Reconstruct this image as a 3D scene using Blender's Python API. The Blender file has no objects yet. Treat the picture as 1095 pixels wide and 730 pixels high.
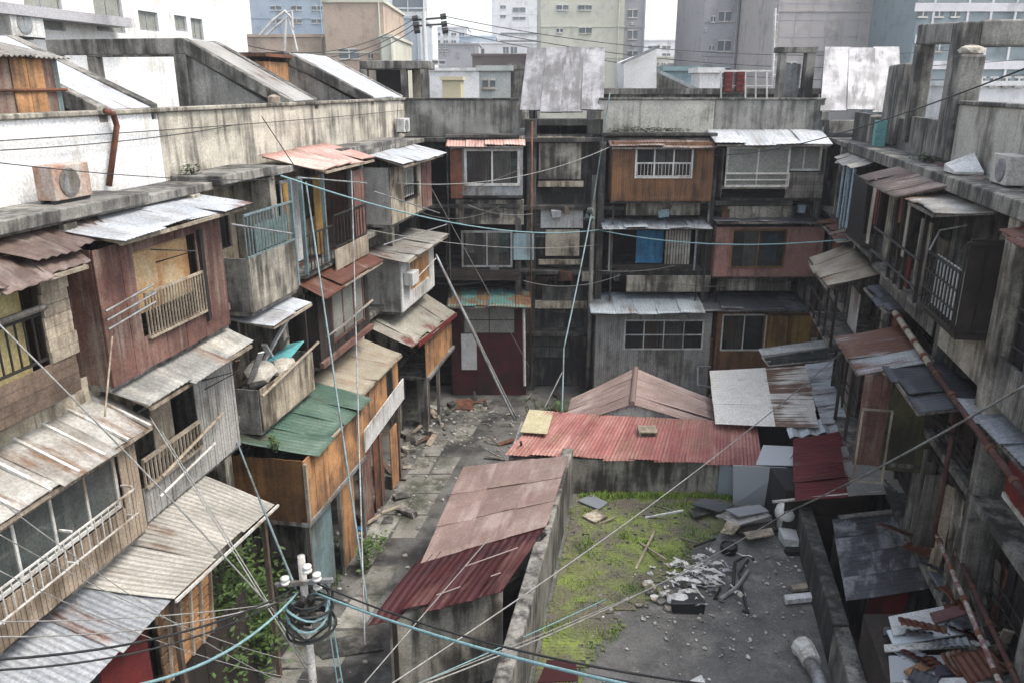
import bpy, bmesh, math, random
from mathutils import Vector, noise
random.seed(7)
R_ = random.random
def U(a, b): return a + (b - a) * random.random()
SC = bpy.context.scene
COL = SC.collection
# ------------------------------------------------------------------ camera
F_PX, CX, CY, PITCH, CAMZ = 850.0, 547.5, 365.0, math.radians(17.75), 12.5
SP, CP = math.sin(PITCH), math.cos(PITCH)
cam = bpy.data.objects.new('camera', bpy.data.cameras.new('camera'))
COL.objects.link(cam)
cam.location = (0, 0, CAMZ)
cam.rotation_euler = (math.radians(90) - PITCH, 0, 0)
cam.data.sensor_width = 36
cam.data.lens = 36 * F_PX / 1095
cam.data.clip_start = 0.1
cam.data.clip_end = 3000
SC.camera = cam
def ray(x, y):
    a = (x - CX) / F_PX; b = (CY - y) / F_PX
    return (a, CP + b * SP, -SP + b * CP)
def GZ(x, y, z=0.0):
    r = ray(x, y); t = (z - CAMZ) / r[2]
    return (r[0] * t, r[1] * t, z)
def PY(x, y, Y):
    r = ray(x, y); t = Y / r[1]
    return (r[0] * t, Y, CAMZ + r[2] * t)
# ------------------------------------------------------------------ facade frames: s along, e out into the court, z up
class Frame:
    def __init__(s, O, u, flip):
        l = math.hypot(*u); s.u = (u[0] / l, u[1] / l); s.O = O
        s.n = (s.u[1], -s.u[0]) if not flip else (-s.u[1], s.u[0])
    def w(f, s, e, z): return Vector((f.O[0] + f.u[0] * s + f.n[0] * e, f.O[1] + f.u[1] * s + f.n[1] * e, z))
    def p(f, x, y, e):
        r = ray(x, y)
        t = (f.O[0] * f.n[0] + f.O[1] * f.n[1] + e) / (r[0] * f.n[0] + r[1] * f.n[1])
        X, Y, Z = r[0] * t, r[1] * t, CAMZ + r[2] * t
        return ((X - f.O[0]) * f.u[0] + (Y - f.O[1]) * f.u[1], Z)
    def rect(f, e, x0, y0, x1, y1):
        a = f.p(x0, y1, e); b = f.p(x1, y0, e)
        return min(a[0], b[0]), max(a[0], b[0]), min(a[1], b[1]), max(a[1], b[1])
    def P(f, x, y, e):
        s, z = f.p(x, y, e); return f.w(s, e, z)
L = Frame((-10.4, 0), (.188, 1), False)
R = Frame((5.78, 0), (.21, 1), True)
B = Frame((0, 32.7), (1, 0), False)
W = Frame((0, 0), (1, 0), True)      # world: s = X, e = Y
# ------------------------------------------------------------------ materials
MATS = {}
def _n(nt, t, **kw):
    n = nt.nodes.new(t)
    for k, v in kw.items():
        if k in n.inputs: n.inputs[k].default_value = v
        else: setattr(n, k, v)
    return n
def _mix(nt, fac, a, b, mode='MIX'):
    m = nt.nodes.new('ShaderNodeMix'); m.data_type = 'RGBA'; m.blend_type = mode
    for sock, v in ((m.inputs[0], fac), (m.inputs[6], a), (m.inputs[7], b)):
        if hasattr(v, 'node'): nt.links.new(v, sock)
        elif isinstance(v, tuple): sock.default_value = (*v, 1)
        else: sock.default_value = v
    return m.outputs[2]
def _ramp(nt, src, a, b):
    m = nt.nodes.new('ShaderNodeMapRange'); m.interpolation_type = 'SMOOTHSTEP'
    m.inputs[1].default_value = a; m.inputs[2].default_value = b
    nt.links.new(src, m.inputs[0]); return m.outputs[0]
def mat(name, col, col2=None, scale=1.2, stain=None, amt=.35, streak=(5, 5, .6), rough=.85, metal=0., bump=.25,
        bscale=14, island=0., uv=False, rust=None, rustamt=.3, rscale=(1.6, .5), spot=None, alpha=1., sheen=0, spec=.4):
    if name in MATS: return MATS[name]
    m = bpy.data.materials.new(name); m.use_nodes = True; nt = m.node_tree
    bs = nt.nodes['Principled BSDF']; lk = nt.links.new
    tc = nt.nodes.new('ShaderNodeTexCoord'); oi = nt.nodes.new('ShaderNodeObjectInfo'); geo = nt.nodes.new('ShaderNodeNewGeometry')
    add = nt.nodes.new('ShaderNodeVectorMath'); add.operation = 'ADD'
    mul = nt.nodes.new('ShaderNodeMath'); mul.operation = 'MULTIPLY'; mul.inputs[1].default_value = 53.
    lk(oi.outputs['Random'], mul.inputs[0]); lk(tc.outputs['UV' if uv else 'Object'], add.inputs[0]); lk(mul.outputs[0], add.inputs[1])
    V = add.outputs[0]
    def mp(sc):
        q = nt.nodes.new('ShaderNodeMapping'); q.inputs['Scale'].default_value = sc; lk(V, q.inputs[0]); return q.outputs[0]
    def nz(vec, s, det=5, ro=.6):
        q = _n(nt, 'ShaderNodeTexNoise', Scale=s, Detail=det, Roughness=ro); lk(vec, q.inputs['Vector']); return q.outputs['Fac']
    col2 = col2 or tuple(c * .72 for c in col)
    c = _mix(nt, _ramp(nt, nz(V, scale, 8, .68), .36, .66), col, col2)
    if island:
        mm = nt.nodes.new('ShaderNodeMapRange'); mm.inputs[3].default_value = 1 - island; mm.inputs[4].default_value = 1 + island
        lk(geo.outputs['Random Per Island'], mm.inputs[0])
        hs = nt.nodes.new('ShaderNodeHueSaturation'); lk(mm.outputs[0], hs.inputs['Value']); lk(c, hs.inputs['Color'])
        c = hs.outputs['Color']
    if stain:
        st = (streak[0], streak[2], streak[1]) if uv else streak
        a = nz(mp(st), 1., 6, .65); b = nz(V, .8, 3)
        mm = nt.nodes.new('ShaderNodeMath'); mm.operation = 'ADD'; lk(a, mm.inputs[0]); lk(b, mm.inputs[1])
        th = 1.22 - amt * .55
        c = _mix(nt, _ramp(nt, mm.outputs[0], th - .14, th + .24), c, stain)
    if rust:
        a = nz(mp((rscale[0], rscale[1], rscale[0]) if not uv else (rscale[0] * 2.2, rscale[1], 1)), 1., 9, .72)
        b = nz(V, .45, 3)
        mm = nt.nodes.new('ShaderNodeMath'); mm.operation = 'ADD'; lk(a, mm.inputs[0]); lk(b, mm.inputs[1])
        th = 1.25 - rustamt * .55
        f = _ramp(nt, mm.outputs[0], th - .08, th + .12)
        rr = _mix(nt, nz(V, 9, 4), rust, tuple(x * .35 for x in rust))
        c = _mix(nt, f, c, rr)
    g = nz(V, 22, 4, .7)
    c = _mix(nt, _ramp(nt, g, .3, .7), c, _mix(nt, 1., c, (.62, .6, .58), 'MULTIPLY'))
    if spot:
        v = _n(nt, 'ShaderNodeTexVoronoi', Scale=spot[1]); lk(V, v.inputs['Vector'])
        mm = _ramp(nt, v.outputs['Distance'], .12, .05); c = _mix(nt, mm, c, spot[0])
    lk(c, bs.inputs['Base Color'])
    bs.inputs['Roughness'].default_value = rough; bs.inputs['Metallic'].default_value = metal
    bs.inputs['Alpha'].default_value = alpha; bs.inputs['Specular IOR Level'].default_value = spec
    if bump:
        bp = _n(nt, 'ShaderNodeBump', Strength=bump, Distance=.03); lk(nz(V, bscale, 6, .7), bp.inputs['Height']); lk(bp.outputs[0], bs.inputs['Normal'])
    MATS[name] = m; return m
conc = mat('weathered_concrete', (.31, .3, .27), (.175, .17, .152), 1.1, stain=(.04, .038, .034), amt=.5)
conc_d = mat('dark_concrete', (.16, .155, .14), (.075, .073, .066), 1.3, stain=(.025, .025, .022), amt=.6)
conc_l = mat('pale_concrete', (.45, .42, .35), (.27, .255, .21), 1.3, stain=(.055, .05, .04), amt=.5)
cream = mat('cream_render', (.56, .5, .39), (.36, .315, .24), 1.4, stain=(.09, .072, .048), amt=.42)
whitew = mat('white_render', (.8, .81, .81), (.7, .71, .71), .8, stain=(.5, .48, .43), amt=.14, bump=.04)
parap = mat('stained_parapet_render', (.62, .58, .49), (.46, .43, .36), .9, stain=(.13, .12, .1), amt=.4, streak=(4, 4, .35))
parap_d = mat('grey_parapet_render', (.33, .325, .3), (.22, .218, .2), .9, stain=(.07, .07, .062), amt=.42, streak=(4, 4, .35))
parap_m = mat('pale_parapet_render', (.54, .53, .47), (.42, .41, .37), .9, stain=(.14, .13, .11), amt=.26, streak=(4, 4, .35))
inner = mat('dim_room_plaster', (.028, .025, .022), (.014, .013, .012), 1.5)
inner_y = mat('yellowed_plaster', (.5, .42, .22), (.3, .24, .12), 1.5, stain=(.08, .06, .03), amt=.35)
asphalt = mat('old_asphalt', (.17, .167, .155), (.095, .094, .088), .5, stain=(.03, .03, .028), amt=.4, streak=(1.2, 1.2, 1), bscale=30)
paving = mat('broken_paving', (.27, .262, .235), (.17, .166, .145), 1.1, stain=(.05, .055, .035), amt=.4, streak=(2, 2, 1), island=.2)
yardm = mat('yard_concrete', (.15, .148, .14), (.08, .08, .077), .8, stain=(.23, .22, .2), amt=.2, streak=(1.3, 1.3, 1), bscale=30)
soil = mat('mossy_soil', (.14, .17, .05), (.23, .3, .06), 1.3, stain=(.13, .115, .09), amt=.62, streak=(1.5, 1.5, 1), bump=.6)
canopy_t = None
def corr(name, c, c2, rust=(.16, .06, .025), ra=.3, rs=(1.6, .5), stain=None, amt=.3, rough=.55, metal=.15, isl=.12):
    return mat(name, c, c2, 1.0, stain=stain, amt=amt, streak=(3, 3, .5), rough=rough, metal=metal, bump=.12, bscale=20, island=isl, uv=True, rust=rust, rustamt=ra, rscale=rs)
tin_white = corr('pale_tin', (.52, .55, .58), (.4, .43, .46), ra=.12, stain=(.3, .3, .3), amt=.25)
tin_cream = corr('cream_tin', (.48, .47, .435), (.37, .36, .33), rust=(.28, .16, .09), ra=.3, stain=(.22, .2, .17), amt=.35)
tin_whiter = corr('white_tin_with_rust', (.84, .83, .78), (.74, .72, .66), rust=(.2, .1, .06), ra=.04, rs=(.5, 1.6), isl=.04)
tin_whiter2 = corr('rust_streaked_white_tin', (.8, .78, .72), (.68, .65, .6), rust=(.26, .15, .1), ra=.47, rs=(2.6, .35), isl=.04)
tin_grey = corr('grey_tin', (.3, .3, .285), (.21, .21, .195), rust=(.24, .11, .045), ra=.24, stain=(.5, .48, .42), amt=.3)
tin_lt = corr('light_grey_tin', (.35, .34, .31), (.25, .245, .225), ra=.15, stain=(.22, .2, .17), amt=.25)
tin_blue = corr('blue_grey_tin', (.27, .29, .31), (.2, .22, .24), ra=.12, stain=(.45, .45, .45), amt=.2)
tin_brown = corr('brown_tin', (.17, .12, .1), (.1, .07, .06), rust=(.1, .045, .03), ra=.3, stain=(.3, .25, .22), amt=.3)
tin_rust = corr('rusty_tin', (.3, .27, .23), (.2, .15, .12), rust=(.15, .05, .025), ra=.75)
tin_pink = corr('faded_red_tin', (.52, .33, .28), (.45, .25, .21), rust=(.36, .22, .17), ra=.2, stain=(.58, .46, .4), amt=.3, isl=.07)
tin_dusty = corr('dusty_pink_tin', (.265, .19, .165), (.2, .142, .122), rust=(.3, .18, .15), ra=.08, stain=(.38, .3, .27), amt=.3, isl=.12)
tin_red = corr('red_tin', (.34, .125, .115), (.28, .11, .1), rust=(.46, .25, .19), ra=.34, rs=(2.5, .8), stain=(.46, .25, .21), amt=.35, isl=.14)
tin_maroon = corr('maroon_tin', (.055, .007, .008), (.03, .005, .006), rust=(.17, .07, .06), ra=.2, rs=(3., 1.), isl=.15)
tin_green = corr('green_tin', (.065, .125, .09), (.045, .09, .064), rust=(.12, .1, .07), ra=.1, stain=(.12, .18, .14), amt=.3, isl=.1)
tin_tan = corr('tan_tin', (.4, .36, .28), (.31, .28, .21), ra=.08, stain=(.25, .18, .12), amt=.3)
tin_dark = corr('dark_slate_tin', (.075, .08, .09), (.04, .042, .05), rust=(.3, .31, .33), ra=.2, rs=(.4, 2.4), isl=.2)
tin_stripe = corr('rust_striped_tin', (.42, .44, .45), (.3, .31, .32), rust=(.2, .08, .04), ra=.6, rs=(3.2, .35))
tin_redb = corr('dark_red_sheet', (.13, .015, .018), (.09, .012, .014), rust=(.25, .16, .14), ra=.12, rs=(.8, .9))
tin_redg = corr('bare_grey_sheet', (.33, .33, .31), (.24, .24, .225), rust=(.13, .03, .03), ra=.45, rs=(1.2, .6))
tin_teal = corr('faded_teal_tin', (.1, .24, .22), (.07, .17, .16), rust=(.22, .12, .06), ra=.5, rs=(.6, 1.5))
tin_pbl = corr('pale_blue_tin', (.34, .39, .42), (.26, .31, .34), ra=.1, stain=(.15, .16, .17), amt=.3)
wood = mat('weathered_planks', (.15, .108, .08), (.08, .055, .04), 2., stain=(.05, .035, .025), amt=.35, streak=(9, 9, .5), island=.35)
wood_red = mat('red_brown_planks', (.17, .085, .065), (.09, .042, .034), 2., stain=(.26, .2, .165), amt=.28, streak=(9, 9, .4), island=.28)
wood_org = mat('orange_board', (.5, .27, .12), (.35, .175, .075), 1.6, stain=(.13, .08, .05), amt=.4, streak=(7, 7, .4), island=.15)
wood_brn = mat('varnished_brown_boards', (.2, .1, .035), (.12, .055, .02), 2., stain=(.04, .02, .01), amt=.35, streak=(12, 12, .3), island=.3)
wood_pale = mat('bleached_timber', (.4, .345, .265), (.24, .205, .155), 2., stain=(.14, .1, .07), amt=.3, streak=(7, 7, .5), island=.25)
wood_dark = mat('blackened_timber', (.04, .03, .025), (.02, .016, .013), 2., island=.3)
wood_grey = mat('grey_boards', (.27, .25, .22), (.17, .155, .135), 2., stain=(.07, .06, .05), amt=.4, streak=(9, 9, .4), island=.25)
brownp = mat('brown_cladding', (.24, .12, .055), (.18, .09, .042), 1.2, stain=(.06, .035, .02), amt=.3, island=.12)
pinkp = mat('pink_brown_panel', (.32, .17, .145), (.26, .135, .115), 1.2, stain=(.1, .06, .05), amt=.3)
maroonp = mat('maroon_panel', (.085, .012, .018), (.045, .008, .012), 1.2, stain=(.02, .01, .01), amt=.4)
greyp = mat('grey_panel', (.42, .41, .385), (.33, .33, .31), 1.2, stain=(.13, .125, .11), amt=.3, island=.07)
peachp = mat('peach_siding', (.42, .34, .255), (.33, .26, .195), 1.5, stain=(.17, .13, .09), amt=.38, island=.06)
whitep = mat('white_board', (.68, .69, .68), (.55, .56, .55), 1.5, stain=(.3, .28, .25), amt=.25, island=.08)
bluegp = mat('pale_blue_panel', (.3, .42, .45), (.24, .34, .37), 1.5, stain=(.13, .16, .17), amt=.25)
bluep = mat('blue_board', (.03, .2, .38), (.025, .15, .3), 1.5, stain=(.02, .07, .13), amt=.25, island=.15)
redp = mat('red_board', (.2, .02, .018), (.12, .014, .012), 1.5, stain=(.08, .01, .01), amt=.3, island=.15)
rustp = mat('rusted_steel', (.22, .085, .045), (.12, .045, .025), 3., stain=(.05, .025, .015), amt=.4)
tealp = mat('teal_board', (.07, .25, .22), (.05, .18, .16), 1.5, stain=(.03, .08, .07), amt=.3)
tarp_blue = mat('blue_tarp', (.12, .4, .42), (.09, .32, .35), 3.)
cloth_w = mat('dirty_white_cloth', (.6, .57, .5), (.42, .4, .34), 3., stain=(.2, .17, .13), amt=.35)
cloth_b = mat('pale_blue_cloth', (.32, .43, .5), (.22, .3, .36), 3.)
cloth_k = mat('black_sheeting', (.012, .012, .014), (.02, .02, .022), 3., rough=.5)
curt_y = mat('ochre_curtain', (.4, .26, .07), (.3, .17, .045), 3., stain=(.14, .07, .02), amt=.35, streak=(12, 12, .3))
metal_w = mat('white_painted_metal', (.7, .7, .67), (.55, .55, .52), 3., stain=(.3, .24, .18), amt=.25, rough=.5)
metal_g = mat('galvanised_metal', (.36, .38, .39), (.25, .27, .28), 3., stain=(.15, .12, .09), amt=.3, rough=.5, metal=.3)
metal_b = mat('blue_grey_painted_metal', (.2, .28, .3), (.13, .19, .2), 3., stain=(.1, .09, .07), amt=.3, rough=.5)
metal_k = mat('black_iron', (.02, .019, .018), (.035, .03, .026), 3., rough=.6)
glass = mat('dusty_glass', (.085, .1, .095), (.05, .06, .058), 2., rough=.12, bump=0, spec=.6, stain=(.16, .16, .15), amt=.3)
glass_d = mat('dark_glass', (.03, .033, .034), (.06, .062, .06), 2., rough=.1, bump=0, spec=.6, stain=(.12, .12, .11), amt=.2, alpha=.45)
glass_f = mat('far_window_glass', (.16, .19, .21), (.1, .12, .13), .3, rough=.2, bump=0)
frost = mat('frosted_glass', (.3, .31, .28), (.24, .25, .22), 2., rough=.25, bump=0)
rubber_b = mat('sky_blue_cable_sheath', (.22, .36, .38), (.17, .3, .32), 4., bump=0, rough=.5)
rubber_k = mat('black_cable_sheath', (.016, .017, .018), (.03, .03, .03), 4., bump=0, rough=.5)
rubber_g = mat('grey_cable_sheath', (.3, .3, .28), (.2, .2, .19), 4., bump=0, rough=.5)
porcelain = mat('white_porcelain', (.75, .74, .7), (.6, .59, .56), 4., bump=0, rough=.3)
polem = mat('pale_pole_concrete', (.5, .49, .46), (.4, .39, .37), 2., stain=(.2, .19, .17), amt=.3)
leaf = mat('leaf_green', (.075, .13, .03), (.04, .075, .018), 3., bump=0, island=.5, rough=.6)
leaf_y = mat('grass_green', (.26, .37, .055), (.12, .24, .04), .7, bump=0, island=.45, rough=.8)
leaf_d = mat('dark_leaf', (.03, .055, .016), (.018, .035, .01), 3., bump=0, island=.5, rough=.6)
# ------------------------------------------------------------------ mesh building
class MB:
    def __init__(s): s.v = []; s.f = []; s.uv = []
    def face(s, pts, uvs=None):
        i = len(s.v); s.v += [Vector(p) for p in pts]; s.f.append(tuple(range(i, i + len(pts)))); s.uv.append(uvs); return s
    def hexa(s, p):         # p: 4 bottom then 4 top (same order)
        i = len(s.v); s.v += [Vector(q) for q in p]
        for q in ((0, 1, 2, 3), (4, 5, 6, 7), (0, 1, 5, 4), (1, 2, 6, 5), (2, 3, 7, 6), (3, 0, 4, 7)):
            s.f.append(tuple(i + k for k in q)); s.uv.append(None)
        return s
    def box(s, f, s0, s1, e0, e1, z0, z1, j=0.):
        P = []
        for z in (z0, z1):
            for a, b in ((s0, e0), (s1, e0), (s1, e1), (s0, e1)):
                q = f.w(a, b, z)
                if j: q = q + Vector((U(-j, j), U(-j, j), U(-j, j)))
                P.append(q)
        return s.hexa(P)
    def bar(s, a, b, w=.05, h=None):
        a, b = Vector(a), Vector(b); h = h or w; d = (b - a).normalized()
        u = d.cross(Vector((0, 0, 1)))
        if u.length < .05: u = Vector((1, 0, 0))
        u.normalize(); v = u.cross(d).normalized(); u = u * w / 2; v = v * h / 2
        return s.hexa([a - u - v, a + u - v, a + u + v, a - u + v, b - u - v, b + u - v, b + u + v, b - u + v])
    def tube(s, pts, r=.03, n=6, cap=True):
        pts = [Vector(p) for p in pts]; m = len(pts); i0 = len(s.v); up = None
        for k, p in enumerate(pts):
            d = (pts[min(k + 1, m - 1)] - pts[max(k - 1, 0)]).normalized()
            ref = up if up is not None else (Vector((0, 0, 1)) if abs(d.z) < .9 else Vector((1, 0, 0)))
            u = d.cross(ref)
            if u.length < 1e-4: u = d.cross(Vector((0, 1, 0)))
            u.normalize(); v = u.cross(d).normalized(); up = v
            rr = r(k / (m - 1)) if callable(r) else r
            for q in range(n):
                a = 2 * math.pi * q / n; s.v.append(p + u * rr * math.cos(a) + v * rr * math.sin(a))
        for k in range(m - 1):
            for q in range(n):
                s.f.append((i0 + k * n + q, i0 + k * n + (q + 1) % n, i0 + (k + 1) * n + (q + 1) % n, i0 + (k + 1) * n + q)); s.uv.append(None)
        if cap:
            s.f.append(tuple(i0 + q for q in range(n))); s.uv.append(None)
            s.f.append(tuple(i0 + (m - 1) * n + q for q in range(n))); s.uv.append(None)
        return s
    def sheet(s, c00, c10, c11, c01, pitch=.12, amp=.018, pan=.8, jit=.09, sag=.03, nv=6, off=0):
        """corrugated sheets: c00->c10 across, c00->c01 down the slope"""
        c00, c10, c11, c01 = map(Vector, (c00, c10, c11, c01))
        Wd = ((c10 - c00).length + (c11 - c01).length) / 2; Hd = ((c01 - c00).length + (c11 - c10).length) / 2
        N = (c10 - c00).cross(c01 - c00).normalized()
        if N.z < 0: N = -N
        n = max(1, round(Wd / pan)); nu = max(2, int(Wd / n / pitch * 4)) if amp else 3
        nu = min(nu, 60)
        for k in range(n):
            a, b = k / n - .012, (k + 1) / n + .012
            v0, v1 = -U(0, jit) / Hd, 1 + U(-jit, jit) / Hd
            dz = (k % 2) * .012 + U(0, .012) + off; tw = U(-.02, .02); ph = U(0, 6)
            i0 = len(s.v); du, dv = U(0, 30), U(0, 30)
            for q in range(nv + 1):
                v = v0 + (v1 - v0) * q / nv
                for p in range(nu + 1):
                    u = a + (b - a) * p / nu
                    P = (c00 * (1 - u) + c10 * u) * (1 - v) + (c01 * (1 - u) + c11 * u) * v
                    h = amp * math.sin(2 * math.pi * u * Wd / pitch) if amp else 0
                    h += dz + tw * (u - a) * n * (v - .5) + sag * math.sin(ph + v * 3 + p * 1.3 / nu) * (.3 + v)
                    s.v.append(P + N * h)
            for q in range(nv):
                for p in range(nu):
                    i = i0 + q * (nu + 1) + p
                    s.f.append((i, i + 1, i + nu + 2, i + nu + 1))
                    uu = lambda pp, qq: (du + Wd / n * pp / nu, dv + Hd * qq / nv)
                    s.uv.append((uu(p, q), uu(p + 1, q), uu(p + 1, q + 1), uu(p, q + 1)))
        return s
    def planks(s, f, s0, s1, z0, z1, e, w=.14, t=.025, holes=(), jit=.02, horiz=False, gap=.006, miss=0.):
        """boards with openings cut out; holes = (s0,s1,z0,z1)"""
        a0, a1 = (z0, z1) if horiz else (s0, s1); b0, b1 = (s0, s1) if horiz else (z0, z1)
        n = max(1, round((a1 - a0) / w)); w = (a1 - a0) / n
        for k in range(n):
            if R_() < miss: continue
            p0, p1 = a0 + k * w + gap / 2, a0 + (k + 1) * w - gap / 2; pm = (p0 + p1) / 2
            segs = [(b0 - U(0, jit), b1 + U(0, jit))]
            for h in holes:
                ha, hb = (h[2:], h[:2]) if horiz else (h[:2], h[2:])
                if ha[0] < pm < ha[1]:
                    ns = []
                    for g in segs:
                        if hb[0] > g[0]: ns.append((g[0], min(g[1], hb[0])))
                        if hb[1] < g[1]: ns.append((max(g[0], hb[1]), g[1]))
                    segs = [g for g in ns if g[1] - g[0] > .01]
            de = U(0, t * .5)
            for g in segs:
                if horiz: s.box(f, g[0], g[1], e - t + de, e + de, p0, p1)
                else: s.box(f, p0, p1, e - t + de, e + de, g[0], g[1])
        return s
    def wall(s, f, s0, s1, z0, z1, e0, e1, holes=()):
        ss = sorted({s0, s1, *[min(max(h[i], s0), s1) for h in holes for i in (0, 1)]})
        zz = sorted({z0, z1, *[min(max(h[i], z0), z1) for h in holes for i in (2, 3)]})
        for a, b in zip(ss, ss[1:]):
            run = None
            for c, d in zip(zz, zz[1:]):
                m, q = (a + b) / 2, (c + d) / 2
                inside = any(h[0] < m < h[1] and h[2] < q < h[3] for h in holes)
                if not inside: run = (run[0], d) if run else (c, d)
                if (inside or d == z1) and run:
                    s.box(f, a, b, e0, e1, run[0], run[1]); run = None
        return s
    def blob(s, c, r, sub=1, j=.2):
        bm = bmesh.new(); bmesh.ops.create_icosphere(bm, subdivisions=sub, radius=1)
        i = len(s.v); c = Vector(c); r = r if isinstance(r, tuple) else (r, r, r)
        for v in bm.verts:
            k = 1 + U(-j, j); s.v.append(c + Vector((v.co.x * r[0] * k, v.co.y * r[1] * k, v.co.z * r[2] * k)))
        for fc in bm.faces: s.f.append(tuple(i + v.index for v in fc.verts)); s.uv.append(None)
        bm.free(); return s
    def lathe(s, base, prof, axis=(0, 0, 1), n=16):
        base = Vector(base); ax = Vector(axis).normalized()
        u = ax.cross(Vector((0, 0, 1)) if abs(ax.z) < .9 else Vector((1, 0, 0))).normalized(); v = ax.cross(u)
        i0 = len(s.v)
        for r, h in prof:
            for q in range(n):
                a = 2 * math.pi * q / n; s.v.append(base + ax * h + (u * math.cos(a) + v * math.sin(a)) * r)
        for k in range(len(prof) - 1):
            for q in range(n):
                s.f.append((i0 + k * n + q, i0 + k * n + (q + 1) % n, i0 + (k + 1) * n + (q + 1) % n, i0 + (k + 1) * n + q)); s.uv.append(None)
        s.f.append(tuple(i0 + q for q in range(n))); s.uv.append(None)
        s.f.append(tuple(i0 + (len(prof) - 1) * n + q for q in range(n))); s.uv.append(None)
        return s
    def build(s, name, m, parent=None, loc=None, smooth=False, thick=0., bevel=0.):
        off = Vector(loc) if loc is not None else (wloc(parent) if parent else Vector((0, 0, 0)))
        me = bpy.data.meshes.new(name); me.from_pydata([v - off for v in s.v], [], s.f)
        if any(u for u in s.uv):
            ul = me.uv_layers.new(name='UVMap'); k = 0
            for u, fc in zip(s.uv, s.f):
                for q in range(len(fc)):
                    if u: ul.data[k].uv = u[q]
                    k += 1
        bm = bmesh.new(); bm.from_mesh(me); bmesh.ops.recalc_face_normals(bm, faces=bm.faces); bm.to_mesh(me); bm.free()
        if smooth: me.shade_smooth()
        me.materials.append(m)
        o = bpy.data.objects.new(name, me); COL.objects.link(o)
        if parent is not None: o.parent = parent
        elif loc is not None: o.location = off
        if thick:
            md = o.modifiers.new('thickness', 'SOLIDIFY'); md.thickness = thick; md.offset = 0
        if bevel:
            md = o.modifiers.new('worn_edges', 'BEVEL'); md.width = bevel; md.segments = 2; md.limit_method = 'ANGLE'
        return o
def wloc(o):
    v = Vector((0, 0, 0))
    while o is not None: v = v + o.location; o = o.parent
    return v
LABELS = set()
def tag(o, label, cat, group=None, kind=None):
    o['label'] = label; o['category'] = cat
    if group: o['group'] = group
    if kind: o['kind'] = kind
    n = len(label.replace('-', ' ').split())
    if not 4 <= n <= 16: print('LABEL LEN', n, label)
    if label in LABELS and not group: print('DUP', label)
    LABELS.add(label); return o
def thing(name, label, cat, loc, group=None):
    o = bpy.data.objects.new(name, None); COL.objects.link(o); o.location = loc; o.empty_display_size = .2
    return tag(o, label, cat, group)
def struct(o, kind='structure'): o['kind'] = kind; return o
def window(T, f, s0, s1, z0, z1, e, nx=2, ny=1, fm=metal_w, pm=glass_d, b=.045, t=.05, name='window', bottom=0):
    m = MB()
    m.box(f, s0, s1, e - t, e, z0, z0 + b).box(f, s0, s1, e - t, e, z1 - b, z1)
    m.box(f, s0, s0 + b, e - t, e, z0 + b, z1 - b).box(f, s1 - b, s1, e - t, e, z0 + b, z1 - b)
    for k in range(1, nx):
        c = s0 + (s1 - s0) * k / nx; m.box(f, c - b * .35, c + b * .35, e - t * .8, e - .005, z0 + b, z1 - b)
    for k in range(1, ny):
        c = z0 + (z1 - z0) * k / ny; m.box(f, s0 + b, s1 - b, e - t * .75, e - .008, c - b * .35, c + b * .35)
    o = m.build(name, fm, T)
    if pm is glass_d and s1 - s0 > .6:
        for k in range(random.choice((1, 1, 2, 3))):
            wd = (s1 - s0) * U(.15, .4); a0 = U(s0 + .05, s1 - wd - .05); q = MB(); nn = 14; zt = z1 - b - .01; zb_ = z0 + b + (0 if R_() < .6 else (z1 - z0) * U(.2, .5))
            for j in range(nn): q.face([f.w(a0 + wd * j / nn, e - .16 + .02 * (j % 2), zb_), f.w(a0 + wd * (j + 1) / nn, e - .16 + .02 * ((j + 1) % 2), zb_), f.w(a0 + wd * (j + 1) / nn, e - .16 + .02 * ((j + 1) % 2), zt), f.w(a0 + wd * j / nn, e - .16 + .02 * (j % 2), zt)])
            q.build('curtain', random.choice([cloth_w, curt_y, greyp, tealp, rustp, cloth_w, wood_org]), T)
    if pm: MB().box(f, s0 + b, s1 - b, e - t * .6 - .012, e - t * .6, z0 + b, z1 - b).build('pane', pm, o)
    return o
def railing(T, f, s0, s1, z0, z1, e, step=.12, m=metal_k, r=.02, name='railing', mid=0, tilt=0.):
    q = MB()
    q.box(f, s0, s1, e - r, e + r, z1 - r * 2, z1).box(f, s0, s1, e - r, e + r, z0, z0 + r * 1.6)
    n = max(1, int((s1 - s0) / step))
    for k in range(n + 1):
        c = s0 + (s1 - s0) * k / n
        a, b = f.w(c, e, z0 + r), f.w(c + tilt * U(-1, 1), e, z1 - r); q.bar(a, b, r * 1.1)
    for k in range(mid):
        z = z0 + (z1 - z0) * (k + 1) / (mid + 1); q.box(f, s0, s1, e - r * .7, e + r * .7, z - r * .7, z + r * .7)
    return q.build(name, m, T)
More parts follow.
